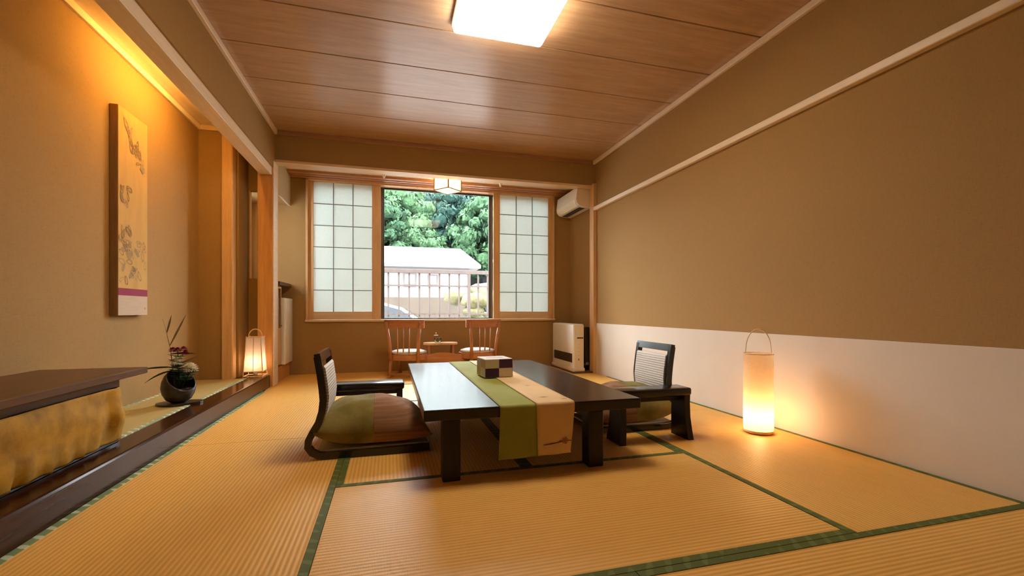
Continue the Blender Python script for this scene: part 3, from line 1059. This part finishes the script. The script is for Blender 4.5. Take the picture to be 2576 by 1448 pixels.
def petals(bb, c, r, n, layers, tilt=0.5):
    """domed flower head of separate curved petals"""
    for L in range(layers):
        el = R(-18 + 95 * L / max(1, layers - 1)) if layers > 1 else 0.2
        m = max(5, int(n * (1 - 0.55 * L / layers)))
        for i in range(m):
            a_ = 2 * PI * (i + 0.5 * (L % 2)) / m
            h = Vector((math.cos(a_), math.sin(a_), 0))
            d = (h * math.cos(el) + Vector((0, 0, 1)) * math.sin(el)).normalized()
            s_ = Vector((-math.sin(a_), math.cos(a_), 0))
            w = r * 0.20
            p0 = c + d * r * 0.2
            p1 = c + d * r * 0.65 + Vector((0, 0, r * 0.10))
            p2 = c + d * r * (1 - 0.12 * L / layers) + Vector((0, 0, -r * 0.05))
            bb.poly([p0, p1 - s_ * w, p2, p1 + s_ * w])


def flower(label, base, head, r, mt, layers=4, n=14, leaves=5, heads=None):
    t = thing('cut_flower', label, 'flower', tuple(base))
    hd = head - base
    mid = hd * 0.55 + Vector((0.006, 0.004, 0))
    obj('stem', B().tube([(0, 0, 0), mid, hd], 0.0028, 6), M['leaf'], t, True)
    for h in (heads or [Vector((0, 0, 0))]):
        bb = B()
        petals(bb, hd + h, r, n, layers)
        obj('bloom', bb, mt, t)
    for k in range(leaves):
        a_ = k * 2.4 + r * 90
        f = 0.30 + 0.6 * k / max(1, leaves)
        c = hd * f
        d = Vector((math.cos(a_), math.sin(a_), 0.25))
        s = Vector((-math.sin(a_), math.cos(a_), 0))
        bb = B()
        for q in range(3):
            dd = (d + s * (q - 1) * 0.7).normalized()
            ss = dd.cross(Vector((0, 0, 1))).normalized()
            bb.poly([c, c + dd * 0.034 - ss * 0.022, c + dd * 0.070, c + dd * 0.034 + ss * 0.022])
        obj('leaf', bb, M['leaf'], t)
    return t


Z0 = VC + Vector((0.012, -0.010, 0.122))
flower('white chrysanthemum low at the right of the dark vase', Z0 + Vector((0.01, 0.0, 0)), VC + Vector((0.085, -0.028, 0.255)), 0.054, M['petal_white'], 6, 18, 13)
flower('flat white chrysanthemum just under the purple blooms', Z0 + Vector((-0.012, 0.004, 0)), VC + Vector((-0.002, -0.018, 0.300)), 0.046, M['petal_white'], 4, 16, 13)
flower('purple red flowers standing highest in the dark vase', Z0 + Vector((-0.004, -0.006, 0)), VC + Vector((-0.006, 0.0, 0.385)), 0.029, M['petal_purple'], 5, 12, 12,
       [Vector((0, 0, 0)), Vector((0.034, 0.01, 0.006)), Vector((-0.026, -0.008, 0.002)), Vector((0.05, -0.004, -0.022))])
t = thing('grass_stalk', 'tall dry grass stalk with thin blades rising from the vase', 'grass', tuple(Z0 + Vector((-0.035, 0.012, -0.01))))
obj('stalk', B().tube([(0, 0, 0), (-0.012, 0, 0.14), (-0.026, 0.0, 0.28), (-0.05, 0.0, 0.40), (-0.075, 0.0, 0.50)], [0.0032, 0.003, 0.0025, 0.0015, 0.001], 6), M['straw'], t, True)
for (p, d, L, dr) in (((-0.014, 0, 0.155), (-1, -0.1, 0.05), 0.19, 0.02), ((-0.010, 0, 0.13), (-0.95, -0.1, -0.1), 0.17, 0.065), ((-0.022, 0, 0.25), (1, 0.1, 0.1), 0.15, 0.02),
                      ((0.02, 0, 0.175), (0.9, 0.2, 0.35), 0.13, -0.01), ((-0.05, 0, 0.40), (0.25, 0, 1), 0.12, -0.01), ((-0.03, 0, 0.31), (0.45, 0, 1), 0.24, 0.0)):
    p, d = Vector(p), Vector(d).normalized()
    bb = B()
    up = d.cross(Vector((0, 1, 0))).normalized()
    rows = []
    for k in range(7):
        f = k / 6
        c = p + d * L * f + Vector((0, 0, -dr * f * f))
        w = 0.006 * math.sin(PI * (0.1 + 0.9 * f)) + 0.0006
        rows.append((bb.bm.verts.new(c + up * w), bb.bm.verts.new(c - up * w)))
    for k in range(6):
        bb.bm.faces.new((rows[k][0], rows[k][1], rows[k + 1][1], rows[k + 1][0]))
    obj('blade', bb, M['straw'] if d.z > 0.3 else M['leaf'], t)

# ------------------------------------------------------------------ low wooden chairs and side table in the window bay
def bay_chair(loc, rz, label):
    """low chair seen from behind: wide curved back rail, spindles, round padded seat, sled feet (local +Y faces the window)"""
    t = thing('low_chair', label, 'chair', loc, rz, 'low wooden chairs in the window bay')
    n = 18
    out = []
    for k in range(n + 1):
        a_ = -1.0 + 2.0 * k / n
        out.append((0.298 * math.sin(a_ * 0.95), -0.20 - 0.075 * math.cos(a_ * 0.95) + 0.075))
    bb = B()
    pts = [(x, y - 0.012) for x, y in out] + [(x, y + 0.014) for x, y in reversed(out)]
    bb.prism(pts, 0.592, 0.690)
    smooth_by_angle(obj('back_rail', bb, M['teak_x'], t), 40)
    for s in (-1, 1):
        obj('back_post', B().tube([(s * 0.165, -0.165, 0.20), (s * 0.175, -0.185, 0.40), (s * 0.205, -0.215, 0.66)], [0.022, 0.020, 0.016], 10), M['teak'], t, True)
    for x in (-0.075, 0.0, 0.075):
        obj('spindle', B().tube([(x * 0.9, -0.20, 0.27), (x, -0.222, 0.61)], 0.008, 8), M['teak'], t, True)
    ring = [(0.245 * math.cos(2 * PI * k / 40) , 0.215 * math.sin(2 * PI * k / 40)) for k in range(40)]
    smooth_by_angle(obj('seat_frame', B().prism(ring, 0.205, 0.272), M['teak_x'], t), 40)
    obj('seat_pad', B().lathe([(0.0, 0.27), (0.205, 0.27), (0.222, 0.285), (0.215, 0.303), (0.16, 0.318), (0.0, 0.324)], 40, (0, 0, 0), False), M['seatpad'], t, True)
    for s in (-1, 1):
        for y in (-0.165, 0.15):
            obj('leg', B().tube([(s * 0.165, y, 0.215), (s * 0.172, y * 1.08, 0.02)], [0.020, 0.017], 10), M['teak'], t, True)
        obj('sled_foot', B().box(s * 0.172 - 0.018, s * 0.172 + 0.018, -0.235, 0.225, 0.0, 0.026, 0.006), M['teak'], t)
    obj('stretcher', B().box(-0.16, 0.16, -0.19, -0.165, 0.025, 0.05, 0.004), M['teak_x'], t)
    return t


bc1 = bay_chair((0.225, 5.60, 0), R(-20), 'low wooden chair at the left of the window bay, seen from behind')
bc2 = dup(bc1, 'low wooden chair at the right of the window bay, seen from behind', (1.085, 5.60, 0), R(16))

t = thing('side_table', 'small wavy edged wooden table between the two low chairs', 'table', (0.62, 5.66, 0))
def gourd(a, b, dent, n=48):
    return [(a * math.cos(2 * PI * k / n), b * math.sin(2 * PI * k / n) * (1 - dent * math.exp(-((a * math.cos(2 * PI * k / n)) / (0.30 * a)) ** 2))) for k in range(n)]
smooth_by_angle(obj('top', B().prism(gourd(0.215, 0.15, 0.45), 0.372, 0.396), M['teak_top'], t), 40)
sh = B()
n = 24
up_, lo_ = [], []
for k in range(n + 1):
    f = -1 + 2 * k / n
    up_.append((0.27 * f, 0.285 - 0.035 * (1 - math.cos(PI * f)) / 2))
    lo_.append((0.27 * f, 0.165))
sh.prism(up_ + lo_[::-1], -0.17, -0.145, 'XZ')
smooth_by_angle(obj('wavy_apron', sh, M['teak_x'], t), 40)
obj('shelf', B().prism(gourd(0.20, 0.14, 0.3), 0.200, 0.222), M['teak_x'], t)
for x in (-0.15, 0.15):
    for y in (-0.07, 0.07):
        obj('leg', B().tube([(x, y, 0.375), (x * 0.95, y, 0.0)], [0.016, 0.014], 10), M['teak'], t, True)

t = thing('bud_vase', 'small clear glass with a white flower on the side table', 'vase', (0.585, 5.66, 0.3965))
obj('glass_body', B().lathe([(0.001, 0.0), (0.035, 0.0), (0.045, 0.03), (0.04, 0.062), (0.036, 0.064), (0.041, 0.03), (0.03, 0.006), (0.001, 0.006)], 24, (0, 0, 0), False), M['glassware'], t, True)
t2 = thing('small_flower', 'tiny pale flower with a leaf in the clear glass', 'flower', (0.585, 5.66, 0.4035))
obj('stem', B().tube([(0, 0, 0), (-0.008, 0, 0.05), (-0.02, -0.01, 0.09)], 0.002, 6), M['leaf'], t2, True)
bb = B()
petals(bb, Vector((-0.022, -0.012, 0.092)), 0.034, 10, 2)
obj('bloom', bb, M['petal_white'], t2)
bb = B()
bb.poly([(0, 0, 0.06), (0.025, 0, 0.10), (0.065, 0.0, 0.145), (0.035, 0.0, 0.085)])
obj('leaf', bb, M['straw'], t2)

# ------------------------------------------------------------------ fan heater on its mat
t = thing('heater_mat', 'flat dark mat under the white heater', 'mat', (2.39, 5.62, 0.0025))
obj('mat', B().box(-0.155, 0.145, -0.42, 0.40, 0.0, 0.012, 0.004), M['rimcloth'], t)
t = thing('fan_heater', 'cream white fan heater standing in the corner under the air conditioner', 'heater', (2.355, 5.62, 0.0148))
bb = B()
bb.box(-0.095, 0.055, -0.375, 0.375, 0.03, 0.612, 0.020, 3)
smooth_by_angle(obj('body', bb, M['white'], t))
obj('base', B().box(-0.105, 0.065, -0.385, 0.385, 0.0, 0.05, 0.012, 2), M['cream_plastic'], t)
gr = obj('grille', B().box(-0.098, -0.090, -0.34, 0.30, 0.115, 0.232, 0.003), M['darkgrille'], t)
for k in range(5):
    obj('louvre', B().box(-0.1005, -0.097, -0.335, 0.295, 0.130 + 0.021 * k, 0.137 + 0.021 * k), M['alu'], gr)
obj('end_panel', B().box(-0.075, 0.05, -0.379, -0.372, 0.055, 0.595, 0.004), M['cream_plastic'], t)
obj('label_mark', B().box(-0.045, 0.040, -0.3805, -0.3785, 0.425, 0.443), M['shelf'], t)
obj('button', B().box(-0.030, -0.012, -0.3815, -0.3785, 0.145, 0.170, 0.002), M['lampframe'], t)
for k in range(4):
    obj('control_mark', B().box(-0.032, 0.0, -0.3805, -0.3785, 0.21 + 0.045 * k, 0.218 + 0.045 * k), M['bamboo'], t)
t = thing('gas_hose', 'dark hose and valve on the wall behind the heater', 'hose', (2.49, 5.41, 0.016))
obj('riser', B().box(-0.02, 0.05, -0.06, 0.06, 0.10, 0.565, 0.01), M['alu'], t)
obj('hose', B().tube([(0.0, -0.02, 0.12), (-0.01, -0.05, 0.07), (0.0, -0.06, 0.03), (0.02, -0.02, 0.02), (0.03, 0.06, 0.02)], 0.014, 10), M['black'], t, True)
obj('valve', B().box(-0.012, 0.030, -0.085, -0.055, 0.07, 0.11, 0.006), M['steel'], t)

# ------------------------------------------------------------------ air conditioner
t = thing('air_conditioner', 'white wall air conditioner high on the right of the window bay', 'air conditioner', (XR, 5.68, 2.15))
prof = [(0.0, 0.265), (-0.19, 0.265), (-0.205, 0.255), (-0.225, 0.10), (-0.215, 0.055), (-0.185, 0.022), (-0.12, 0.004), (0.0, 0.0)]
bb = B()
bb.prism(prof, -0.36, 0.345, 'XZ')
smooth_by_angle(obj('body', bb, M['whitegloss'], t), 25)
fl = [(-0.2275, 0.098), (-0.2180, 0.052), (-0.187, 0.018), (-0.165, 0.011), (-0.166, 0.007), (-0.19, 0.014), (-0.222, 0.050), (-0.2315, 0.098)]
bb = B()
bb.prism(fl, -0.335, 0.32, 'XZ')
obj('flap', bb, M['white'], t)
obj('outlet', B().box(-0.155, -0.075, -0.30, 0.28, -0.002, 0.006), M['darkgrille'], t)
cheek = [(-0.002, 0.262), (-0.188, 0.262), (-0.202, 0.25), (-0.221, 0.10), (-0.211, 0.058), (-0.182, 0.026), (-0.12, 0.008), (-0.002, 0.004)]
obj('end_cap', B().prism(cheek, -0.3625, -0.359, 'XZ'), M['cream_plastic'], t)

# ------------------------------------------------------------------ cabinet and refrigerator in the niche
t = thing('cabinet', 'wooden cabinet with dark top in the niche left of the window', 'cabinet', (-1.21, 5.74, 0))
obj('plinth', B().box(-0.40, 0.008, -0.298, 0.298, 0.0, 0.165, 0.003), M['post'], t)
obj('counter_top', B().box(-0.56, 0.03, -0.30, 0.30, 1.085, 1.128, 0.005), M['shelf'], t)
obj('side_panel', B().box(-0.50, 0.0, -0.298, -0.285, 0.166, 1.084), M['hinoki_z'], t)
obj('side_panel', B().box(-0.50, -0.01, -0.135, -0.122, 0.166, 1.084), M['hinoki_z'], t)
obj('back_panel', B().box(-0.55, -0.50, -0.298, 0.298, 0.166, 1.084), M['shelf'], t)
for z in (0.50, 0.72, 0.90):
    obj('shelf', B().box(-0.49, -0.02, -0.284, -0.136, z, z + 0.012), M['hinoki_x'], t)
d = obj('glass_door', B().box(-0.004, 0.010, -0.284, -0.268, 0.19, 1.07).box(-0.004, 0.010, -0.150, -0.136, 0.19, 1.07).box(-0.004, 0.010, -0.268, -0.150, 1.05, 1.07)
        .box(-0.004, 0.010, -0.268, -0.150, 0.19, 0.60), M['hinoki_z'], t)
obj('pane', B().box(0.0, 0.004, -0.268, -0.150, 0.60, 1.05), M['glass'], d)
obj('knob', B().lathe([(0.0, 0.0), (0.008, 0.0), (0.008, 0.012), (0.0, 0.014)], 12, (0.0, 0.0, 0.0)), M['lampframe'], d, True, (0.012, -0.146, 0.62))
cup0 = None
for i, (y, z) in enumerate(((-0.235, 0.7322), (-0.185, 0.7322), (-0.235, 0.9122), (-0.185, 0.9122))):
    if cup0 is None:
        cup0 = obj('cup', B().lathe([(0.001, 0), (0.016, 0.0), (0.022, 0.03), (0.023, 0.06), (0.020, 0.06), (0.018, 0.02), (0.001, 0.006)], 16, (0, 0, 0), False), M['ceramic'], None, True)
        o = cup0
    else:
        o = cup0.copy()
        COL.objects.link(o)
    o.location = (-1.21 - 0.06, 5.74 + y, z)
    lab = ['dark cup on the lower glazed shelf of the cabinet, near side', 'dark cup on the lower glazed shelf of the cabinet, next to the refrigerator',
           'dark cup on the upper glazed shelf of the cabinet, near side', 'dark cup on the upper glazed shelf of the cabinet, next to the refrigerator'][i]
    tag(o, lab, 'cup', 'cups in the glazed cabinet')
t = thing('refrigerator', 'white upright refrigerator built into the niche beside the window', 'refrigerator', (-1.21, 5.83, 0.166))
obj('body', B().box(-0.42, -0.012, -0.195, 0.205, 0.0, 0.775, 0.006), M['whitegloss'], t)
smooth_by_angle(obj('door', B().box(-0.010, 0.045, -0.195, 0.205, 0.006, 0.782, 0.014, 3), M['whitegloss'], t))
obj('handle', B().box(0.043, 0.050, -0.185, -0.165, 0.42, 0.72, 0.003), M['white'], t)

# ------------------------------------------------------------------ outside: yard, fence, houses, car, hillside
M['ground'] = plain('pale_concrete', (0.26, 0.235, 0.215), 0.9, 0.08, 1.5)
M['fence'] = wood('weathered_fence_wood', (0.032, 0.019, 0.015), (0.052, 0.033, 0.027), 0.7, 2)
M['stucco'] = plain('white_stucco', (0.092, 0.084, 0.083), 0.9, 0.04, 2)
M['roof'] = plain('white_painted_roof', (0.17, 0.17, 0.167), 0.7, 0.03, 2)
M['dirtwall'] = plain('brown_base_wall', (0.036, 0.024, 0.015), 0.9, 0.3, 0.8)
M['carpaint'] = plain('silver_car_paint', (0.26, 0.26, 0.255), 0.3, 0.03, 3, 0, 0.2, 0.5)
M['carglass'] = plain('car_window', (0.03, 0.035, 0.04), 0.08, 0.05, 3)
M['tyre'] = plain('tyre_rubber', (0.03, 0.03, 0.03), 0.8)
M['hill'] = plain('forest_floor', (0.007, 0.016, 0.007), 0.95, 0.4, 0.4)
M['hedge'] = plain('hedge_leaves', (0.060, 0.052, 0.016), 0.8, 0.35, 9, 0.6)
GZ = -0.62
g = struct('ground_yard', B().box(-60, 70, 6.35, 34, GZ - 0.2, GZ), M['ground'])

YF = 8.0
fx = lambda u: YF * ((u - 1288) / 1113.8 * math.cos(0.2693) + math.sin(0.2693)) / (-(u - 1288) / 1113.8 * math.sin(0.2693) + math.cos(0.2693))
t = thing('garden_fence', 'brown wooden lattice fence just outside the window', 'fence', (0, YF, GZ))
x_a, x_b = fx(977) - 0.186 * 8, fx(1227) + 0.186 * 8
obj('top_rail', B().box(x_a, x_b, -0.03, 0.03, 1.462 - GZ, 1.528 - GZ, 0.004), M['fence'], t)
obj('rail', B().box(x_a, x_b, -0.018, 0.0, 1.225 - GZ, 1.252 - GZ), M['fence'], t)
obj('rail', B().box(x_a, x_b, -0.018, 0.0, 0.725 - GZ, 0.752 - GZ), M['fence'], t)
obj('rail', B().box(x_a, x_b, -0.018, 0.0, 0.10 - GZ, 0.127 - GZ), M['fence'], t)
me = B().box(-0.014, 0.014, 0.002, 0.024, 0.0, 1.464 - GZ).mesh('picket', M['fence'])
mp = B().box(-0.028, 0.028, -0.028, 0.028, 0.0, 1.464 - GZ).mesh('post', M['fence'])
step = (fx(1227) - fx(977)) / 10
for k in range(-8, 19):
    x = fx(977) + step * k
    if k in (8, -2, -7, 17):
        link('post', mp, t, (x, 0, 0))
    else:
        link('picket', me, t, (x, 0, 0))
        if k < 8:
            link('picket', B().box(-0.005, 0.005, -0.030, -0.0195, 0.10 - GZ, 0.75 - GZ).mesh('picket', M['fence']), t, (x + step / 2, 0, 0))


def house(name, label, x0, x1, y0, y1, zeave, ztop, over, hip, windows, base=True):
    t = thing(name, label, 'building', ((x0 + x1) / 2, (y0 + y1) / 2, GZ))
    cx, cy = (x0 + x1) / 2, (y0 + y1) / 2
    hx_, hy_ = (x1 - x0) / 2, (y1 - y0) / 2
    ze, zt = zeave - GZ, ztop - GZ
    obj('wall', B().box(-hx_, hx_, -hy_, hy_, 0, ze), M['stucco'], t)
    bb = B()
    a = [bb.bm.verts.new(p) for p in ((-hx_ - over, -hy_ - over, ze - 0.05), (hx_ + over, -hy_ - over, ze - 0.05), (hx_ + over, hy_ + over, ze - 0.05), (-hx_ - over, hy_ + over, ze - 0.05))]
    b_ = [bb.bm.verts.new(p.co + Vector((0, 0, 0.14))) for p in a]
    r_ = [bb.bm.verts.new((-hx_ + hip, 0, zt)), bb.bm.verts.new((hx_ - hip, 0, zt))]
    bb.bm.faces.new(a)
    for k in range(4):
        bb.bm.faces.new((a[k], a[(k + 1) % 4], b_[(k + 1) % 4], b_[k]))
    bb.bm.faces.new((b_[0], b_[1], r_[1], r_[0]))
    bb.bm.faces.new((b_[2], b_[3], r_[0], r_[1]))
    bb.bm.faces.new((b_[1], b_[2], r_[1]))
    bb.bm.faces.new((b_[3], b_[0], r_[0]))
    obj('roof', bb, M['roof'], t)
    if base:
        obj('base_wall', B().box(-hx_ - 0.05, hx_ + 0.05, -hy_ - 0.06, -hy_, 0, 2.0), M['dirtwall'], t)
    for (wx, wz0, wz1, ww) in windows:
        f = obj('window', B().box(wx - cx - ww / 2, wx - cx + ww / 2, -hy_ - 0.04, -hy_ + 0.02, wz0 - GZ, wz1 - GZ), M['fence'], t)
        obj('pane', B().box(wx - cx - ww / 2 + 0.06, wx - cx + ww / 2 - 0.06, -hy_ - 0.05, -hy_ - 0.035, wz0 - GZ + 0.06, wz1 - GZ - 0.06), M['carglass'], f)
    return t


house('white_house', 'long white house with pale roof behind the fence', -11.0, 3.5, 20.0, 25.0, 2.75, 3.95, 0.45, 0.02,
      [(0.85, 1.85, 2.45, 0.55), (1.85, 1.9, 2.4, 0.42), (-2.0, 1.8, 2.45, 0.9), (-4.5, 1.8, 2.45, 0.9)])
house('white_house', 'small white house with hipped roof further back on the right', 6.6, 12.6, 27.5, 32.0, 3.9, 5.1, 0.4, 1.7, [(7.1, 2.85, 3.45, 0.4), (8.4, 2.85, 3.45, 0.4)], False)

# parked car, side on behind the fence
t = thing('parked_car', 'pale parked car half hidden behind the fence', 'car', (-0.15, 12.6, GZ))
t.scale = (1.05, 1.05, 1.08)
prof = [(-2.05, 0.28), (-2.08, 0.75), (-1.95, 0.95), (-1.70, 1.02), (-1.25, 1.42), (-0.7, 1.52), (0.0, 1.50), (0.45, 1.38), (1.05, 0.98), (1.75, 0.86), (2.02, 0.72), (2.06, 0.30)]
bb = B()
bb.prism(prof, -0.82, 0.82, 'XZ')
smooth_by_angle(obj('body', bb, M['carpaint'], t), 35)
gl = [(-1.45, 1.03), (-1.12, 1.38), (-0.7, 1.455), (0.0, 1.44), (0.40, 1.33), (0.86, 1.02)]
obj('side_window', B().prism(gl, -0.828, -0.815, 'XZ'), M['carglass'], t)
bb = B()
bb.poly([(0.50, -0.70, 1.372), (1.04, -0.74, 1.002), (1.04, 0.74, 1.002), (0.50, 0.70, 1.372)])
o = obj('windscreen', bb, M['carglass'], t)
o.location = (0.012, 0, 0.014)
for x in (-1.25, 1.3):
    for y in (-0.80, 0.66):
        bb = B()
        bb.tube([(x, y - 0.04, 0.31), (x, y + 0.18, 0.31)], 0.31, 20)
        obj('wheel', bb, M['tyre'], t)


def puff(bb, c, r, rnd, sub=2, amp=0.28, freq=1.6):
    vs = bmesh.ops.create_icosphere(bb.bm, subdivisions=sub, radius=1.0)['verts']
    off = Vector((rnd.uniform(-50, 50), rnd.uniform(-50, 50), rnd.uniform(-50, 50)))
    sq = rnd.uniform(0.55, 0.8)
    for v in vs:
        d = v.co.normalized()
        k = 1 + amp * noise.noise(d * freq + off) + amp * 0.7 * noise.noise(d * freq * 3.1 + off)
        v.co = Vector((c[0] + d.x * r * k, c[1] + d.y * r * k, c[2] + d.z * r * k * sq))


def leaf_mat(name, c1, c2, c3):
    m, nt, b = new_mat(name)
    v = coords(nt)
    f = nz(nt, v, 2.6, 6, 0.7)
    oi = nt.nodes.new('ShaderNodeObjectInfo')
    s = mul(nt, mul(nt, f, 0.75), mul(nt, oi.outputs['Random'], 0.35), 'ADD')
    nt.links.new(ramp(nt, s, [(0.30, c1), (0.52, c2), (0.78, c3)]), b.inputs['Base Color'])  # dark end paints shadow gaps, pale end highlights, scattered by noise
    b.inputs['Roughness'].default_value = 0.8
    b.inputs['Specular IOR Level'].default_value = 0.2
    bump(nt, b, nz(nt, v, 7.0, 5, 0.7), 0.9, 0.25)
    return m


M['tree_a'] = leaf_mat('light_green_foliage', (0.012, 0.036, 0.018), (0.042, 0.092, 0.038), (0.105, 0.155, 0.075))
M['tree_b'] = leaf_mat('blue_green_foliage', (0.006, 0.028, 0.022), (0.021, 0.060, 0.044), (0.055, 0.105, 0.072))
M['bark'] = plain('grey_bark', (0.18, 0.15, 0.11), 0.9, 0.2, 8)


def slope(x, y):
    return GZ + min(17.0, max(0.0, (y - 27.0))) * 0.45 - max(0.0, y - 47.0) * 0.25 + 1.0 * noise.noise(Vector((x * 0.08, y * 0.08, 0)))


bb = B()
gx, gy = 30, 22
gr = [[bb.bm.verts.new((-70 + 160 * i / gx, 26.5 + 80 * j / gy, slope(-70 + 160 * i / gx, 26.5 + 80 * j / gy) - 0.5)) for j in range(gy + 1)] for i in range(gx + 1)]
for i in range(gx):
    for j in range(gy):
        bb.bm.faces.new((gr[i][j], gr[i + 1][j], gr[i + 1][j + 1], gr[i][j + 1]))
struct('hill', bb, M['hill'])

crowns = []
for k in range(5):
    rnd = random.Random(40 + k)
    for mt in ('tree_a', 'tree_b'):
        bb = B()
        for q in range(85):
            a_ = rnd.uniform(0, 2 * PI)
            h = rnd.uniform(-0.9, 1.0)
            rad = 2.3 * math.sqrt(max(0.0, 1 - h * h)) * rnd.uniform(0.5, 1.0) ** 0.5
            pr_ = rnd.uniform(0.30, 0.75)
            pc_ = Vector((rad * math.cos(a_), rad * math.sin(a_), 4.2 + 2.0 * h))
            puff(bb, pc_, pr_ * 0.9, rnd, 1, 0.45, 2.0)
            for w in range(70):                       # leaf sprays standing off the clump
                d = Vector((rnd.gauss(0, 1), rnd.gauss(0, 1), rnd.gauss(0.35, 1))).normalized()
                c_ = pc_ + Vector((d.x, d.y, d.z * 0.7)) * pr_ * rnd.uniform(0.85, 1.25)
                t1 = d.cross(Vector((rnd.gauss(0, 1), rnd.gauss(0, 1), rnd.gauss(0, 1)))).normalized()
                t2 = (d.cross(t1) + d * rnd.uniform(-0.8, 0.8)).normalized()
                l_ = rnd.uniform(0.10, 0.22)
                bb.poly([c_ - t1 * l_, c_ - t2 * l_ * 0.5, c_ + t1 * l_, c_ + t2 * l_ * 0.5])
        crowns.append(bb.mesh('crown', M[mt], True))
trunk_me = B().tube([(0, 0, -0.6), (0.05, 0.02, 1.5), (0.0, 0.05, 3.2), (0.1, 0, 4.4)], [0.26, 0.2, 0.15, 0.08], 8).mesh('trunk', M['bark'], True)
rnd = random.Random(11)
spots = []
for row in range(6):
    y = 30.5 + row * 2.9
    x = -0.14 * y
    while x < 0.36 * y + 2:
        spots.append((x + rnd.uniform(-0.9, 0.9), y + rnd.uniform(-1.2, 1.2)))
        x += rnd.uniform(2.9, 3.7)
first = None
for i, (x, y) in enumerate(spots):
    s = rnd.uniform(0.8, 1.3)
    pale = noise.noise(Vector((x * 0.13, y * 0.09, 3))) + (0.25 if x / y < 0.1 else -0.12) > 0.0
    ci = rnd.randrange(5) * 2 + (0 if pale else 1)
    lab = 'light green bushy tree on the forested hillside beyond the houses' if pale else 'dark blue green tree on the forested hillside beyond the houses'
    t = thing('hillside_tree', lab, 'tree', (x, y, slope(x, y) - 0.3), rnd.uniform(0, 6.28), 'pale hillside trees' if pale else 'dark hillside trees')
    t.scale = (s, s, s * rnd.uniform(0.9, 1.15))
    link('crown', crowns[ci], t)
    link('trunk', trunk_me, t)

# clipped yellow green hedge between the fence and the small house
rnd = random.Random(3)
bb = B()
for q in range(26):
    puff(bb, (rnd.uniform(-1.2, 1.6), rnd.uniform(-0.3, 0.4), rnd.uniform(0.3, 2.1)), rnd.uniform(0.32, 0.5), rnd, 2, 0.35)
o = obj('garden_bush', bb, M['hedge'], None, True, (3.35, 14.5, GZ))
tag(o, 'yellow green bush behind the right part of the fence', 'bush')
